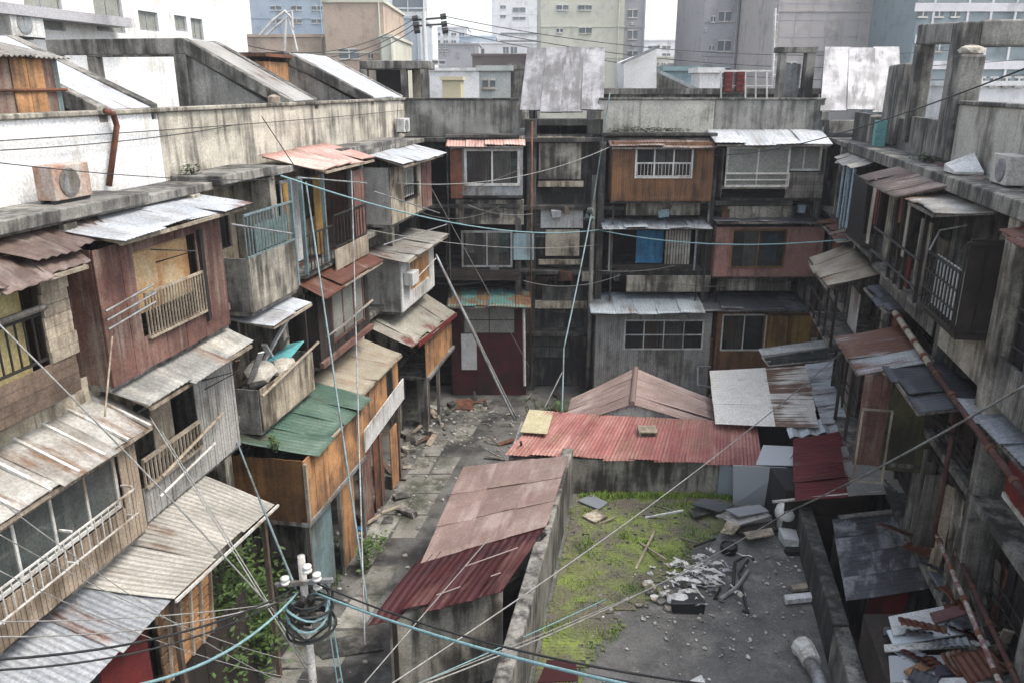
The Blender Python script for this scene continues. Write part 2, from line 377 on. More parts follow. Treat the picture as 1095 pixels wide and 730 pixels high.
def roof(T, f, s0, s1, e0, e1, zb, zf, m, name='roof', s0f=None, s1f=None, thick=.012, zbf=None, zff=None, **kw):
    s0f = s0 if s0f is None else s0f; s1f = s1 if s1f is None else s1f
    zbf = zb if zbf is None else zbf; zff = zf if zff is None else zff
    q = MB().sheet(f.w(s0, e0, zb), f.w(s1, e0, zbf), f.w(s1f, e1, zff), f.w(s0f, e1, zf), **kw)
    o = q.build(name, m, T, thick=thick, smooth=True)
    g = MB().bar(f.w(s0f + .03, e1 - .06, zf - .05), f.w(s1f - .03, e1 - .06, zff - .05), .05, .06)
    g.bar(f.w(s0 + .03, e0 + .05, zb - .05), f.w(s1 - .03, e0 + .05, zbf - .05), .05, .06)
    n = max(2, round((s1 - s0) / .9))
    for k in range(n + 1):
        t = .02 + .96 * k / n
        g.bar(f.w(s0 + (s1 - s0) * t, e0 + .05, zb + (zbf - zb) * t - .045), f.w(s0f + (s1f - s0f) * t, e1 - .05, zf + (zff - zf) * t - .045), .045, .05)
    g.build('rafters', wood_pale if 'L' == f_name(f) else wood_grey, T)
    return o
def f_name(f): return 'L' if f is L else 'R' if f is R else 'B'
# ------------------------------------------------------------------ ground
q = MB(); q.face([(-700, -60, 0), (700, -60, 0), (700, 1500, 0), (-700, 1500, 0)]); struct(q.build('ground', asphalt))
q = MB()   # broken concrete paving strip along the alley, slab by slab
for k in range(13):
    y0 = 13.5 + k * 1.35
    for c in range(2):
        if R_() < .12: continue
        x0 = -5.15 + .19 * (y0 - 16) + c * .78
        z = .012 + U(0, .012)
        P = [(x0 + U(0, .05), y0 + U(0, .05)), (x0 + .74 + U(-.06, .02), y0 + U(0, .05)), (x0 + .99 + U(-.06, .02), y0 + 1.3), (x0 + .24, y0 + 1.3 + U(-.05, .02))]
        q.hexa([(a, b, -.05) for a, b in P] + [(a, b, z) for a, b in P])
struct(q.build('pavement', paving))
# raised yard (concrete deck with mossy soil)
YZ = .9
yl = lambda y: .33 + .188 * (y - 13.35)      # right face of the long wall
yr = lambda y: 6.55 + .2 * (y - 13.35)       # left face of the low right wall
q = MB(); ys = [9, 21.3]
q.hexa([(yl(9), 9, 0), (yr(9), 9, 0), (yr(21.3), 21.3, 0), (yl(21.3), 21.3, 0), (yl(9), 9, YZ), (yr(9), 9, YZ), (yr(21.3), 21.3, YZ), (yl(21.3), 21.3, YZ)])
struct(q.build('yard', yardm))
def ingrass(x, y):
    n = noise.noise(Vector((x * .9, y * .9, 3))) * .9
    edge = yl(y) + (1.15 + (y - 12) * .12 if y < 15.6 else 2.1 + (y - 15.6) * .62) + n * .7
    if y > 19.8: edge = yl(y) + 4.6 + n * .5
    return yl(y) + .03 < x < min(edge, yr(y) - .4) and y < 21.2
q = MB(); st = .1
y = 11.0
while y < 21.2:
    x = yl(y) + .02
    while x < yr(y):
        if ingrass(x, y) and (R_() < .97 - .6 * (not ingrass(x + .25, y))): q.face([(x, y, YZ + .02 + U(0, .02)), (x + st, y, YZ + .02 + U(0, .02)), (x + st, y + st, YZ + .02 + U(0, .02)), (x, y + st, YZ + .02 + U(0, .02))])
        x += st
    y += st
struct(q.build('mossy_ground', soil), 'stuff'); COL.objects['mossy_ground']['label'] = 'mossy soil spread over the raised yard'; COL.objects['mossy_ground']['category'] = 'soil'
def blades(q, x, y, z, n, h, r):
    for _ in range(n):
        a = U(0, 6.28); px, py = x + U(-r, r), y + U(-r, r); w = U(.008, .02); hh = h * U(.5, 1.3); l = U(.2, 1.) * hh
        d = Vector((math.cos(a), math.sin(a), 0)); t = Vector((-d.y, d.x, 0)); b = Vector((px, py, z))
        q.face([b - t * w, b + t * w, b + d * l * .6 + Vector((0, 0, hh)) + t * w * .3])
q = MB()
for _ in range(12000):
    y = U(11.2, 21.1); x = U(yl(y), yr(y))
    if not ingrass(x, y): continue
    dn = noise.noise(Vector((x * 1.3, y * 1.3, 9)))
    if (dn < -.05 and R_() < .8) or R_() < .25: continue
    blades(q, x, y, YZ + .02, 6, (.025 + max(0, dn) * .09) * (1 + 2.2 * (R_() < .03)), .09)
for _ in range(500):      # fringe at wall foot
    x = U(2.0, 6.8); blades(q, x, 21.15 - U(0, .35) ** 1.5, YZ + .02, 5, .14, .07)
o = q.build('grass', leaf_y); tag(o, 'yellow green grass and moss growing on the yard', 'grass', kind='stuff')
q = MB()
for x, y in [(U(.6, 4), U(29.5, 31)) for _ in range(110)] + [(U(-4.2, -2.4), U(28.5, 31.2)) for _ in range(60)] + [(-1.3 + U(-.5, .3), 23 + U(-1, 1)) for _ in range(40)] + [(-4.9 + U(-.4, .4), 19.2 + U(-1.3, 1)) for _ in range(90)]:
    blades(q, x, y, 0.01, 5, .16, .1)
o = q.build('grass', leaf); tag(o, 'green weeds along the edges of the alley', 'grass', kind='stuff')

# ------------------------------------------------------------------ old apartment blocks
FLO = [0, 2.65, 5.3, 7.95, 10.6]
def block(f, label, s0, s1, bounds, ew, es, eb, wm, fins=True, slabm=conc, pil=.2, opens=None, loc=None, ground_e=None):
    T = thing('apartment_block', label, 'apartment block', loc or tuple(f.w((s0 + s1) / 2, eb / 2, 0)))
    for k, z in enumerate(FLO):
        MB().box(f, s0, s1, eb, es if k else ew + .05, z - .16, z).build('floor_slab', slabm, T, bevel=.015)
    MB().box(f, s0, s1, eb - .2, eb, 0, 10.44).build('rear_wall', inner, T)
    for a, b in zip(bounds, bounds[1:]):
        for k in range(4):
            z0, z1 = FLO[k], FLO[k + 1] - .16
            w = b - a - .25; a1 = a + .12
            hs = opens(a, b, k) if opens else [(a1 + .12 * w, a1 + .5 * w, z0 + .06, z0 + 2.05), (a1 + .58 * w, a1 + .92 * w, z0 + .85, z0 + 2.0)]
            MB().wall(f, a1, b - .12, z0, z1, ew - .18, ew, hs).build('wall', wm(a, k) if callable(wm) else wm, T)
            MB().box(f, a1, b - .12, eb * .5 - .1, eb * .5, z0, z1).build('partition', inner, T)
            for h in hs:
                if h[1] - h[0] < .3: continue
                if h[1] - h[0] > 2: continue
                if h[3] - h[2] < 1.6 or R_() < .5:
                    window(T, f, h[0], h[1], h[2], h[3], ew - .05, 2, 1 + (R_() < .4), random.choice([metal_g, metal_w, wood_dark, wood_dark]), random.choice([glass_d, glass_d, glass]))
                else:
                    m = MB().planks(f, h[0], h[0] + (h[1] - h[0]) * U(.4, .9), h[2], h[3], ew - .08, .3); m.build('door', random.choice([wood, wood_grey, greyp, wood_dark, wood_red]), T)
    for b in bounds:
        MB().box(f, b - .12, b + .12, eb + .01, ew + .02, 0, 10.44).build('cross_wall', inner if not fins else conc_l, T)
    return T
# left block
TL = block(L, 'long weathered apartment block on the left with pale stained roof parapet', 5, 34.6, [5, 7, 10, 13.0, 16.6, 19.85, 25.0, 28.4, 31.8], 0, .95, -7, lambda a, k: random.choice([cream, conc_l, conc, cream]))
for b in (13.0, 16.6, 19.85, 25.0, 28.4):
    MB().box(L, b - .14, b + .16, .03, 1.0, 0, 10.44).build('pillar', conc_l if b != 25 else greyp, TL, bevel=.02)
def px_wall(f, s0, s1, e0, e1, z0, z1, name, m, T, j=0): return MB().box(f, s0, s1, e0, e1, z0, z1, j).build(name, m, T, bevel=.02)
px_wall(L, 5, 17.15, -.18, 0, 10.6, 12, 'parapet', whitew, TL)
px_wall(L, 17.15, 33.5, -.18, 0.0, 10.6, 12, 'parapet', parap, TL)
px_wall(L, 5, 33.5, -.24, .07, 12.003, 12.09, 'parapet_cap', conc_l, TL)
for a, b, z, e in ((9, 15.0, 10.5, 1.05), (17.3, 19.9, 10.52, 1.15), (24.4, 30.2, 10.56, .95)):
    MB().box(L, a, b, .003, e, z, z + .2, .015).build('concrete_canopy', conc, TL, bevel=.02)
# left block: stair housings on the roof, sloping down to the court
def stair_housing(T, f, s0, s1, e_top, z_top, topm, sidem=conc, e_back=-7, cover=None, e_foot=0, z_foot=11.95, near=1, panel=True, shear=0):
    f0 = f; f = type('Sheared', (), {'w': lambda _, s, e, z: f0.w(s - shear * (e - e_foot), e, z)})()
    for a, b in ((s0, s0 + .28), (s1 - .28, s1)):
        m = MB(); th = .42
        m.hexa([f.w(a, e_foot, z_foot - .1), f.w(b, e_foot, z_foot - .1), f.w(b, e_top, z_top - th), f.w(a, e_top, z_top - th),
                f.w(a, e_foot, z_foot + .22), f.w(b, e_foot, z_foot + .22), f.w(b, e_top, z_top), f.w(a, e_top, z_top)])
        m.box(f, a, b, e_back, e_top, z_top - th, z_top)
        m.box(f, a, b, e_top - .35, e_top + .02, 11, z_top - th - .003)
        m.box(f, a, b, e_back, e_back + .35, 11, z_top - th - .003)
        m.build('stair_beam', sidem, T, bevel=.02)
        if panel:
            m = MB(); c, d = a + .08, b - .08
            pts = [(e_foot - .5, 11.), (e_top, 11.), (e_top, z_top - th), (e_foot - .5, z_foot)]
            m.hexa([f.w(c, e, z) for e, z in pts] + [f.w(d, e, z) for e, z in pts]); m.build('side_panel', parap_d, T)
    m = MB(); ins, lift = (.3, -.06) if not shear else (-.04, .03)
    m.sheet(f.w(s0 + ins, e_top, z_top + lift), f.w(s1 - ins, e_top, z_top + lift), f.w(s1 - ins, e_foot, z_foot + .2 + lift), f.w(s0 + ins, e_foot, z_foot + .2 + lift), amp=0, pan=.9, sag=.02 if shear else .01, jit=.1 if shear else .04)
    m.build('sloped_roof', topm, T, thick=.06)
    if cover: cover()
stair_housing(TL, L, 15.35, 17.2, -3, 13.5, tin_white, e_back=-4.2)
stair_housing(TL, L, 23.2, 25.1, -3, 13.78, tin_lt, e_back=-7.3)
stair_housing(TL, L, 29.6, 33.2, -3, 13.66, tin_white, e_back=-5)
# rear wall boxes between the housings
T = thing('rooftop_shed', 'cream and orange rooftop box between the sloping stair roofs', 'rooftop shed', tuple(L.w(28, -3.4, 11)))
a0, _ = L.p(285, 85, -3); a1, _ = L.p(355, 85, -3)
MB().box(L, a0, a0 + (a1 - a0) * .62, -4.4, -3.02, 11, 13.3).build('panel_wall', wood_org, T)
MB().box(L, a0 + (a1 - a0) * .62 + .01, a1, -4.6, -3.0, 11, 13.42).build('plastered_wall', cream, T)
MB().box(L, a0 - .2, a1 + .1, -4.8, -2.85, 13.45, 13.55).build('roof', rustp, T)
# timber shed at left edge of roof
T = thing('rooftop_shed', 'rusty board shed on the roof at the left edge of the photo', 'rooftop shed', tuple(L.w(14, -.6, 11)))
MB().planks(L, 11.5, 15.0, 11, 12.98, -.5, .42, .03, jit=.03).build('board_wall', wood_red, T)
MB().planks(L, 14.0, 14.72, 11, 12.95, -.46, .36, .02).build('bleached_board', wood_org, T)
MB().box(L, 15.02, 15.14, -2.2, -.5, 11, 13.0).build('corner_post', metal_b, T)
o = MB().sheet(L.w(11, -2.4, 13.3), L.w(15.5, -2.4, 13.35), L.w(15.2, -.25, 13.0), L.w(11, -.25, 12.95)).build('roof', tin_lt, T, thick=.012)
MB().tube([L.w(11, -.44, 12.42), L.w(15.2, -.44, 12.45)], .03).build('rail', rustp, T)
# back block
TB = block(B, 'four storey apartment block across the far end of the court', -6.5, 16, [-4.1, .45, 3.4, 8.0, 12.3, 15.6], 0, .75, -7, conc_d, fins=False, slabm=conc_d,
    opens=lambda a, b, k: [(a + .3, b - .3, FLO[k] + .05, FLO[k] + 2.2)] if b - a > 3.5 else [(a + .3, b - .9, FLO[k] + 1.25, FLO[k] + 2.3)] if a < 3 else [(a + .5, b - .8, FLO[k] + .9, FLO[k] + 2.3)])
px_wall(B, -6.5, .3, -.18, 0, 10.6, 12.0, 'parapet', parap_d, TB)
px_wall(B, 3.45, 8.0, -.18, 0, 10.6, 12.0, 'parapet', parap_m, TB)
px_wall(B, 8.01, 12.35, -.18, 0, 10.6, 12.0, 'parapet', parap_d, TB)
for a, b, m in ((-6.5, .3, conc_d), (3.45, 12.35, conc)):
    px_wall(B, a, b, -.25, .05, 12.003, 12.08, 'parapet_cap', m, TB)
for x0, x1, z in ((-2.6, .3, 10.72), (3.5, 8.0, 10.78)):
    MB().box(B, x0, x1, .003, .85, z - .1, z, .01).build('concrete_canopy', conc_d, TB)
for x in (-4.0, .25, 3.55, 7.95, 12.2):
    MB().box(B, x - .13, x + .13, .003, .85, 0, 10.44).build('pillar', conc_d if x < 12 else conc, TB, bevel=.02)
for x in (13.1,):
    MB().box(B, x - .17, x + .17, .003, .6, 0, 10.44).build('pillar', conc, TB, bevel=.02)
# stair tower of the back block
def tower(x0, x1, m, z_top, e_top, lab):
    stair_housing(TB, B, x0, x1, e_top, z_top, m, sidem=conc, e_back=e_top - 1.6, e_foot=.3, z_foot=11.35, panel=True, shear=.1 if x0 < 5 else .34)
tower(.38, 3.5, corr('grey_stair_sheet', (.34, .34, .355), (.22, .22, .23), rust=(.16, .155, .15), ra=.3, stain=(.12, .12, .12), amt=.5), 14.0, -3.2, 'a')
tower(12.15, 15.15, corr('white_stair_sheet', (.44, .44, .45), (.33, .33, .34), rust=(.2, .2, .2), ra=.2, stain=(.17, .17, .17), amt=.4), 14.0, -3.2, 'b')
MB().box(B, .5, 3.45, 0, .5, 10.7, 11.3).build('tower_beam', conc_d, TB, bevel=.02)
MB().box(B, 12.4, 15.4, 0, .5, 10.75, 11.25).build('tower_beam', conc, TB, bevel=.02)
e = .5
for (x0, y0, x1, y1, m) in ((573, 134, 628, 146, conc_d), (576, 153, 622, 192, conc_l), (578, 222, 624, 244, whitep), (583, 246, 620, 274, cream), (580, 307, 625, 322, conc_d)):
    a, b, c, d = B.rect(e, x0, y0, x1, y1); MB().box(B, a, b, e - .1, e, c, d).build('stair_parapet', m, TB, bevel=.015)
for (x0, y0, x1, y1) in ((575, 146, 625, 151), (575, 194, 624, 200), (576, 278, 622, 283), (572, 322, 628, 330)):
    a, b, c, d = B.rect(e + .03, x0, y0, x1, y1); MB().box(B, a, b, e - .12, e + .03, c, d).build('stair_ledge', cream, TB)
a, b, c, d = B.rect(.45, 627, 128, 645, 398); MB().box(B, a, b, .1, .45, 0, d).build('dark_pier', wood_dark, TB)
a, b, c, d = B.rect(.55, 562, 128, 574, 400); MB().box(B, a, b, .1, .55, 0, d).build('stair_pier', conc_d, TB, bevel=.02)
# right block
TR = block(R, 'grimy concrete apartment block on the right with broken rooftop frames', 5, 32.9, [5, 8, 10.6, 13.6, 16.9, 21.6, 26.2, 30.5], -.95, .03, -8, lambda a, k: random.choice([conc_l, conc, cream, conc_d]))
for b in (10.6, 13.6, 16.9, 21.6, 26.2, 30.5):
    MB().box(R, b - .14, b + .14, -.93, .0, 0, 10.44).build('pillar', conc, TR, bevel=.02)
px_wall(R, 5, 20.45, -.78, -.6, 10.6, 12.1, 'parapet', parap_m, TR)
px_wall(R, 21.1, 24.4, -.78, -.6, 10.6, 11.7, 'parapet', conc, TR)
px_wall(R, 24.4, 32, -.78, -.6, 10.6, 11.6, 'parapet', conc_d, TR)
px_wall(R, 5, 19.95, -.84, -.54, 12.103, 12.19, 'parapet_cap', conc, TR)
MB().box(R, 5, 28.2, -.6, .22, 10.42, 10.72, .01).build('concrete_canopy', conc, TR, bevel=.03)
# concrete frames on the right roof
def pxbox(T, f, e0, e1, x0, y0, x1, y1, name, m, z0=None):
    a, b, c, d = f.rect(e1, x0, y0, x1, y1)
    return MB().box(f, a, b, e0, e1, z0 if z0 is not None else c, d, .01).build(name, m, T, bevel=.03)
e = -.55
MB().box(R, 20.5, 21.1, -.98, -.5, 10.73, 13.95).build('roof_pillar', conc, TR, bevel=.04)
MB().box(R, 19.95, 20.46, -1.0, -.46, 10.75, 13.2, .02).build('roof_block', conc, TR, bevel=.05)
MB().box(R, 23.9, 24.35, -.95, -.5, 11.0, 13.6).build('roof_pillar', conc, TR, bevel=.04)
MB().box(R, 25.3, 27.3, -1.2, -.52, 10.8, 13.15, .02).build('roof_block', conc, TR, bevel=.05)
MB().box(R, 27.6, 28.1, -.8, -.3, 10.7, 11.6, .02).build('roof_block', conc, TR, bevel=.05)
m = MB(); m.hexa([R.w(21.11, -.97, 13.5), R.w(21.11, -.52, 13.5), R.w(24.35, -.52, 13.62), R.w(24.35, -.97, 13.62), R.w(21.11, -.97, 13.98), R.w(21.11, -.52, 13.98), R.w(24.35, -.52, 14.15), R.w(24.35, -.97, 14.15)])
m.build('roof_beam', conc, TR, bevel=.04)
m = MB(); m.box(R, 20.5, 21.05, -7, -.99, 13.4, 13.98); m.build('roof_beam', conc, TR, bevel=.04)
m = MB(); m.box(R, 20.5, 21.05, -7.4, -7.01, 10.7, 13.95); m.build('roof_pillar', conc, TR, bevel=.04)
# ------------------------------------------------------------------ broken bits on the right roof
def bush(name, label, c, r, n, m=leaf, size=.07, stems=6, group=None, base=None):
    T = thing(name, label, 'plant', base or (c[0], c[1], c[2] - r[2]), group)
    q = MB(); cl = [Vector((U(-1, 1) * r[0] * .7, U(-1, 1) * r[1] * .7, U(-.7, .8) * r[2])) for _ in range(max(5, n // 90))]
    for _ in range(n):
        k = random.choice(cl); d = Vector((random.gauss(0, .24) * r[0], random.gauss(0, .24) * r[1], random.gauss(0, .24) * r[2]))
        p = Vector(c) + k + d; a = U(0, 6.28); u = Vector((math.cos(a), math.sin(a), U(-.4, .4))).normalized(); v = u.cross(Vector((U(-.5, .5), U(-.5, .5), 1))).normalized()
        s = size * U(.5, 1.3); q.face([p - u * s, p - v * s * .45, p + u * s, p + v * s * .45])
    q.build('foliage', m, T)
    q = MB(); b = Vector(T.location)
    for k in range(stems):
        e_ = Vector(c) + random.choice(cl); q.tube([b + Vector((U(-.08, .08), U(-.08, .08), 0)), (b + e_) / 2 + Vector((U(-.1, .1), U(-.1, .1), .1)), e_], lambda t: .02 * (1.1 - t), 5)
    q.build('stem', wood_dark, T); return T
# ------------------------------------------------------------------ enclosures bolted to the facades
def room(f, label, s0, s1, e1, z0, z1, wall='planks', m=wood, side=None, sidem=None, e0=.05, hole=None, floor=conc, w=.16, back=inner, sides=(1, 1), name='balcony_room', cat='balcony room', group=None, siding_w=.14):
    T = thing(name, label, cat, tuple(f.w((s0 + s1) / 2, (e0 + e1) / 2, z0)), group)
    holes = hole if isinstance(hole, list) else ([hole] if hole else [])
    q = MB()
    if wall == 'planks': q.planks(f, s0, s1, z0, z1, e1, w, .03, holes)
    elif wall == 'siding': q.planks(f, s0, s1, z0, z1, e1, siding_w, .03, holes, horiz=True)
    elif wall == 'ribbed': q.planks(f, s0, s1, z0, z1, e1, .09, .025, holes, jit=.0, gap=.012)
    elif wall == 'plain': q.wall(f, s0, s1, z0, z1, e1 - .05, e1, holes)
    if q.v: q.build('front_wall', m, T)
    sm = sidem or m
    for on, s in ((sides[0], s0), (sides[1], s1)):
        if not on: continue
        q = MB(); F2 = Frame(tuple(f.w(s, 0, 0))[:2], f.n, False); F2.n = f.u if s == s1 else (-f.u[0], -f.u[1])
        k = side or wall
        if k in ('planks', 'ribbed'): q.planks(F2, e0, e1 - .04, z0, z1, 0, min(w, .16) if k == 'planks' else .09, .03)
        elif k == 'siding': q.planks(F2, e0, e1 - .04, z0, z1, 0, siding_w, .03, horiz=True)
        else: q.box(f, s - .02, s + .02, e0, e1 - .055, z0, z1)
        q.build('side_wall', sm, T)
    if floor: MB().box(f, s0 - .01, s1 + .01, e0, e1 - .06, z0 - .1, z0 - .005).build('floor', floor, T)
    return T
def posts(T, f, pts, z0, z1, w=.07, m=wood_grey):
    for s, e in pts: MB().box(f, s - w / 2, s + w / 2, e - w / 2, e + w / 2, z0, z1).build('post', m, T)
def scrap(f, label, pts, m, name='loose_board', cat='board', th=.03, group=None):
    """one loose flat piece: quad with thickness"""
    P = [Vector(p) for p in pts]; c = sum(P, Vector()) / 4
    N = (P[1] - P[0]).cross(P[3] - P[0]).normalized() * th
    if N.z < 0: N = -N
    o = MB().hexa(P + [p + N for p in P]).build(name, m, loc=c); return tag(o, label, cat, group)
# --- left, 4th floor
T = room(L, 'open wooden balcony with black railing at the far left under brown tin', 8.2, 12.15, 1.35, 8.0, 10.0, wall=None, side='planks', sidem=wood, sides=(0, 1))
MB().planks(L, 8.2, 12.2, 7.95, 8.55, 1.36, .16, .03, horiz=True).build('lower_boards', wood, T)
MB().planks(L, 11.75, 12.25, 8.55, 9.95, 1.36, .17, .06, horiz=True, jit=.06).build('ragged_boards', wood_pale, T)
railing(T, L, 8.2, 11.7, 8.62, 9.35, 1.32, .16, metal_k, .022)
MB().tube([L.w(8.2, 1.38, 9.42), L.w(11.75, 1.38, 9.42)], .05).build('handrail', wood_grey, T)
MB().tube([L.w(8.2, 1.4, 9.85), L.w(11.45, 1.35, 9.95)], .035).build('clothes_pole', metal_w, T)
MB().wall(L, 8.2, 11.7, 8.0, 10.2, .98, 1.02, [(9.2, 9.9, 9.1, 9.75), (10.6, 11.3, 9.2, 9.8), (9.95, 10.25, 8, 10.2)]).build('inner_panel', mat('yellow_painted_panel', (.62, .52, .26), (.5, .42, .2), 2, stain=(.25, .2, .1), amt=.2), T)
MB().box(L, 8.2, 11.7, .9, .93, 8.0, 10.2).build('inner_backing', greyp, T)
roof(T, L, 8.2, 13.0, .5, 1.75, 10.35, 9.95, tin_brown, pan=.9, pitch=.25, amp=.015, jit=.12, s1f=12.4)
o = MB().sheet(L.w(11.3, .4, 10.45), L.w(14.1, .4, 10.5), L.w(13.3, 1.6, 10.15), L.w(11.6, 1.55, 10.12), pitch=.25, amp=.015, pan=1.3).build('loose_sheet', tin_brown, T, thick=.01)
T = room(L, 'red-brown boarded balcony room with orange blind and pale slatted rail under white tin', 12.75, 16.5, 1.5, 7.8, 10.05, m=wood_red, hole=[(13.75, 15.6, 8.35, 9.85)], w=.3, side='planks', sidem=wood_red)
MB().box(L, 13.8, 15.55, 1.3, 1.33, 8.7, 9.95).build('blind', mat('orange_stained_board', (.6, .5, .33), (.5, .3, .13), 1.1, stain=(.4, .2, .08), amt=.25), T)
railing(T, L, 13.78, 15.6, 8.3, 9.12, 1.56, .09, wood_pale, .022)
MB().box(L, 15.62, 15.72, 1.5, 1.58, 8.1, 9.9).build('post', metal_k, T)
roof(T, L, 12.9, 16.9, .35, 1.95, 10.45, 10.2, tin_white, pan=1.0, pitch=.1, amp=.006)
m = MB()
for z, s in ((9.2, 13.3), (9.05, 13.35), (8.9, 13.3)): m.tube([L.w(12.7, 1.62, z - .1), L.w(s + .5, 1.75, z + .08)], .018)
m.build('hanging_rods', metal_g, T)
MB().tube([L.w(14.2, 1.5, 9.8), L.w(14.6, 2.1, 9.72), L.w(14.3, 1.5, 9.55)], .015).build('bracket', metal_k, T)
T = room(L, 'stained concrete balcony box with blue-grey railing beside the white tin roof', 17.5, 19.75, 1.5, 7.75, 8.95, wall='plain', m=conc_l, sidem=conc, e0=.75, side='plain', name='concrete_balcony', cat='balcony')
railing(T, L, 17.5, 19.8, 8.95, 9.9, 1.47, .14, metal_b, .022)
MB().box(L, 18.0, 19.7, 1.4, 1.415, 9.0, 9.6).build('mesh_panel', mat('green_grey_netting', (.24, .32, .3), (.16, .22, .21), 3, alpha=.75), T)
MB().box(L, 19.78, 19.86, 1.42, 1.5, 7.8, 10.4).build('post', metal_b, T)
roof(T, L, 17.6, 19.7, .6, 1.9, 7.58, 7.42, tin_white, pan=1.1, amp=.004, name='awning')
T = room(L, 'open timber balcony with iron rail and ochre curtains below a faded pink roof', 20.3, 24.6, 1.5, 7.95, 10.35, wall=None, sides=(0, 1), side='planks', sidem=wood_red, e0=.1)
posts(T, L, [(20.4, 1.45), (21.7, 1.45), (23.6, 1.45), (24.5, 1.45)], 7.95, 10.35, .09, metal_b)
railing(T, L, 20.4, 22.1, 7.98, 8.95, 1.48, .2, metal_k, .022); railing(T, L, 22.1, 24.5, 8.3, 9.2, 1.52, .22, metal_k, .022)
MB().planks(L, 22.0, 24.5, 7.7, 8.25, 1.55, .5, .03).build('lower_boards', wood_pale, T)
m = MB()
for s in (20.5, 20.75, 22.3, 22.5): m.box(L, s, s + .24, .9, .93, 8.05, 10.2)
m.build('curtain', curt_y, T)
MB().planks(L, 21.0, 22.3, 8.0, 10.2, .6, .33, .03).build('inner_boards', whitep, T)
MB().planks(L, 23.7, 24.5, 7.95, 10.2, 1.5, .2, .03).build('board_panel', wood_red, T)
roof(T, L, 20.9, 25.0, .2, 1.75, 10.85, 10.45, tin_pink, s0f=21.4, pan=.9, pitch=.12, amp=.014)
T = room(L, 'cream boxed-in balcony with small iron rail under a bright white tin roof', 26.9, 31.6, 1.5, 8.15, 10.0, wall='plain', m=cream, hole=[(28.3, 29.9, 8.75, 9.8)], sidem=greyp, side='plain', e0=.1)
railing(T, L, 28.3, 29.9, 8.75, 9.25, 1.53, .18, metal_k, .02); window(T, L, 28.35, 29.85, 8.8, 9.75, 1.35, 2, 1, metal_w, frost)
MB().planks(L, 30.3, 31.5, 8.2, 9.9, 1.53, .3, .03).build('board_panel', wood_red, T)
roof(T, L, 26.7, 31.4, .3, 2.1, 10.6, 10.1, tin_white, pan=1.2, amp=.008)
# --- left, 3rd floor
T = room(L, 'peach ribbed room with long row of windows at lower left below cream battened roof', 7.5, 12.65, 1.8, 5.25, 7.05, wall='ribbed', m=peachp, hole=[(7.9, 12.2, 5.9, 6.85)], sidem=peachp, e0=.1)
window(T, L, 7.95, 12.2, 5.9, 6.88, 1.74, 6, 1, metal_w, glass, b=.06)
railing(T, L, 8.0, 12.25, 5.78, 6.25, 1.98, .16, metal_w, .013)
m = MB()
for z in (5.76, 6.3):
    for s in (8.0, 9.4, 10.8, 12.2): m.bar(L.w(s, 1.78, z), L.w(s, 1.99, z), .03)
m.build('rail_bracket', metal_w, T)
MB().box(L, 7.9, 12.2, 1.66, 1.69, 5.92, 6.1).build('white_sill_board', whitep, T)
roof(T, L, 7.5, 12.95, .85, 2.02, 7.6, 7.08, tin_cream, pan=1.1, pitch=.3, amp=.004, name='roof')
m = MB()
for k in range(10):
    t = k / 9; s = 7.7 + 5.1 * t; m.bar(L.w(s, .85, 7.64), L.w(s, 2.03, 7.12), .05, .045)
m.build('roof_batten', metal_w, T)
T = room(L, 'grey corrugated 3rd floor balcony with timber rails beneath a rust-edged grey roof', 12.95, 16.35, 1.5, 5.1, 7.3, wall='ribbed', m=greyp, hole=[(12.95, 14.9, 5.75, 7.3)], sidem=greyp, e0=.1, sides=(1, 1))
railing(T, L, 13.1, 14.9, 5.72, 6.3, 1.55, .11, wood_pale, .03)
MB().planks(L, 13.9, 14.5, 5.9, 7.2, 1.25, .3, .03).build('hanging_board', wood_pale, T)
MB().tube([L.w(13.3, 1.75, 5.9), L.w(15.5, 1.7, 6.2)], .03).build('pole', wood_pale, T)
MB().tube([L.w(13.2, 1.72, 5.55), L.w(15.1, 1.7, 5.72)], .025).build('pole', metal_w, T)
MB().tube([L.w(15.2, 1.52, 7.0), L.w(15.9, 1.95, 7.0), L.w(15.25, 1.52, 6.8)], .014).build('bracket', metal_k, T)
roof(T, L, 12.9, 16.7, .75, 2.05, 7.85, 7.42, tin_grey, pan=1.2, pitch=.14, amp=.012, jit=.1, s1f=16.4)
T = room(L, 'half collapsed cream balcony heaped with timber and a blue tarp', 17.4, 20.2, 1.5, 4.95, 5.95, wall='planks', m=cream, w=.5, sidem=conc, side='plain', e0=.2, name='collapsed_balcony', cat='balcony')
posts(T, L, [(17.5, .7), (20.1, 1.42)], 5.95, 7.5, .07, wood_dark)
for k in range(11):
    a = L.w(U(17.5, 19.9), U(.4, 1.3), U(5.4, 6.1)); b = a + Vector((U(-.5, .7), U(-.6, 1.2), U(.05, 1.1)))
    tag(MB().bar(a, b, U(.07, .16), U(.03, .06)).build('broken_timber', random.choice([wood_pale, wood_grey, wood, whitep]), loc=a), 'broken length of timber heaped on the half collapsed balcony', 'timber', 'broken timbers on the collapsed balcony')
scrap(L, 'crumpled blue tarp on the collapsed balcony', [L.w(18.7, 1.0, 6.15), L.w(19.9, 1.0, 6.2), L.w(19.8, 1.5, 6.35), L.w(18.9, 1.45, 6.1)], tarp_blue, 'tarp', 'tarp')
tag(MB().blob(L.w(18.2, 1.1, 6.05), (.35, .5, .3), 2, .18).blob(L.w(18.9, 1.3, 6.0), (.3, .45, .2), 2, .2).build('cloth_bundle', cloth_w, loc=L.w(18.2, 1.1, 5.9)), 'dirty white cloth bundle hanging over the collapsed balcony', 'cloth')
tag(MB().tube([L.w(17.2, 1.65, 5.9), L.w(20.4, 1.6, 6.15)], .035).build('bamboo_pole', wood_pale, loc=L.w(17.2, 1.65, 5.9)), 'long pale pole resting across the collapsed cream balcony', 'pole')
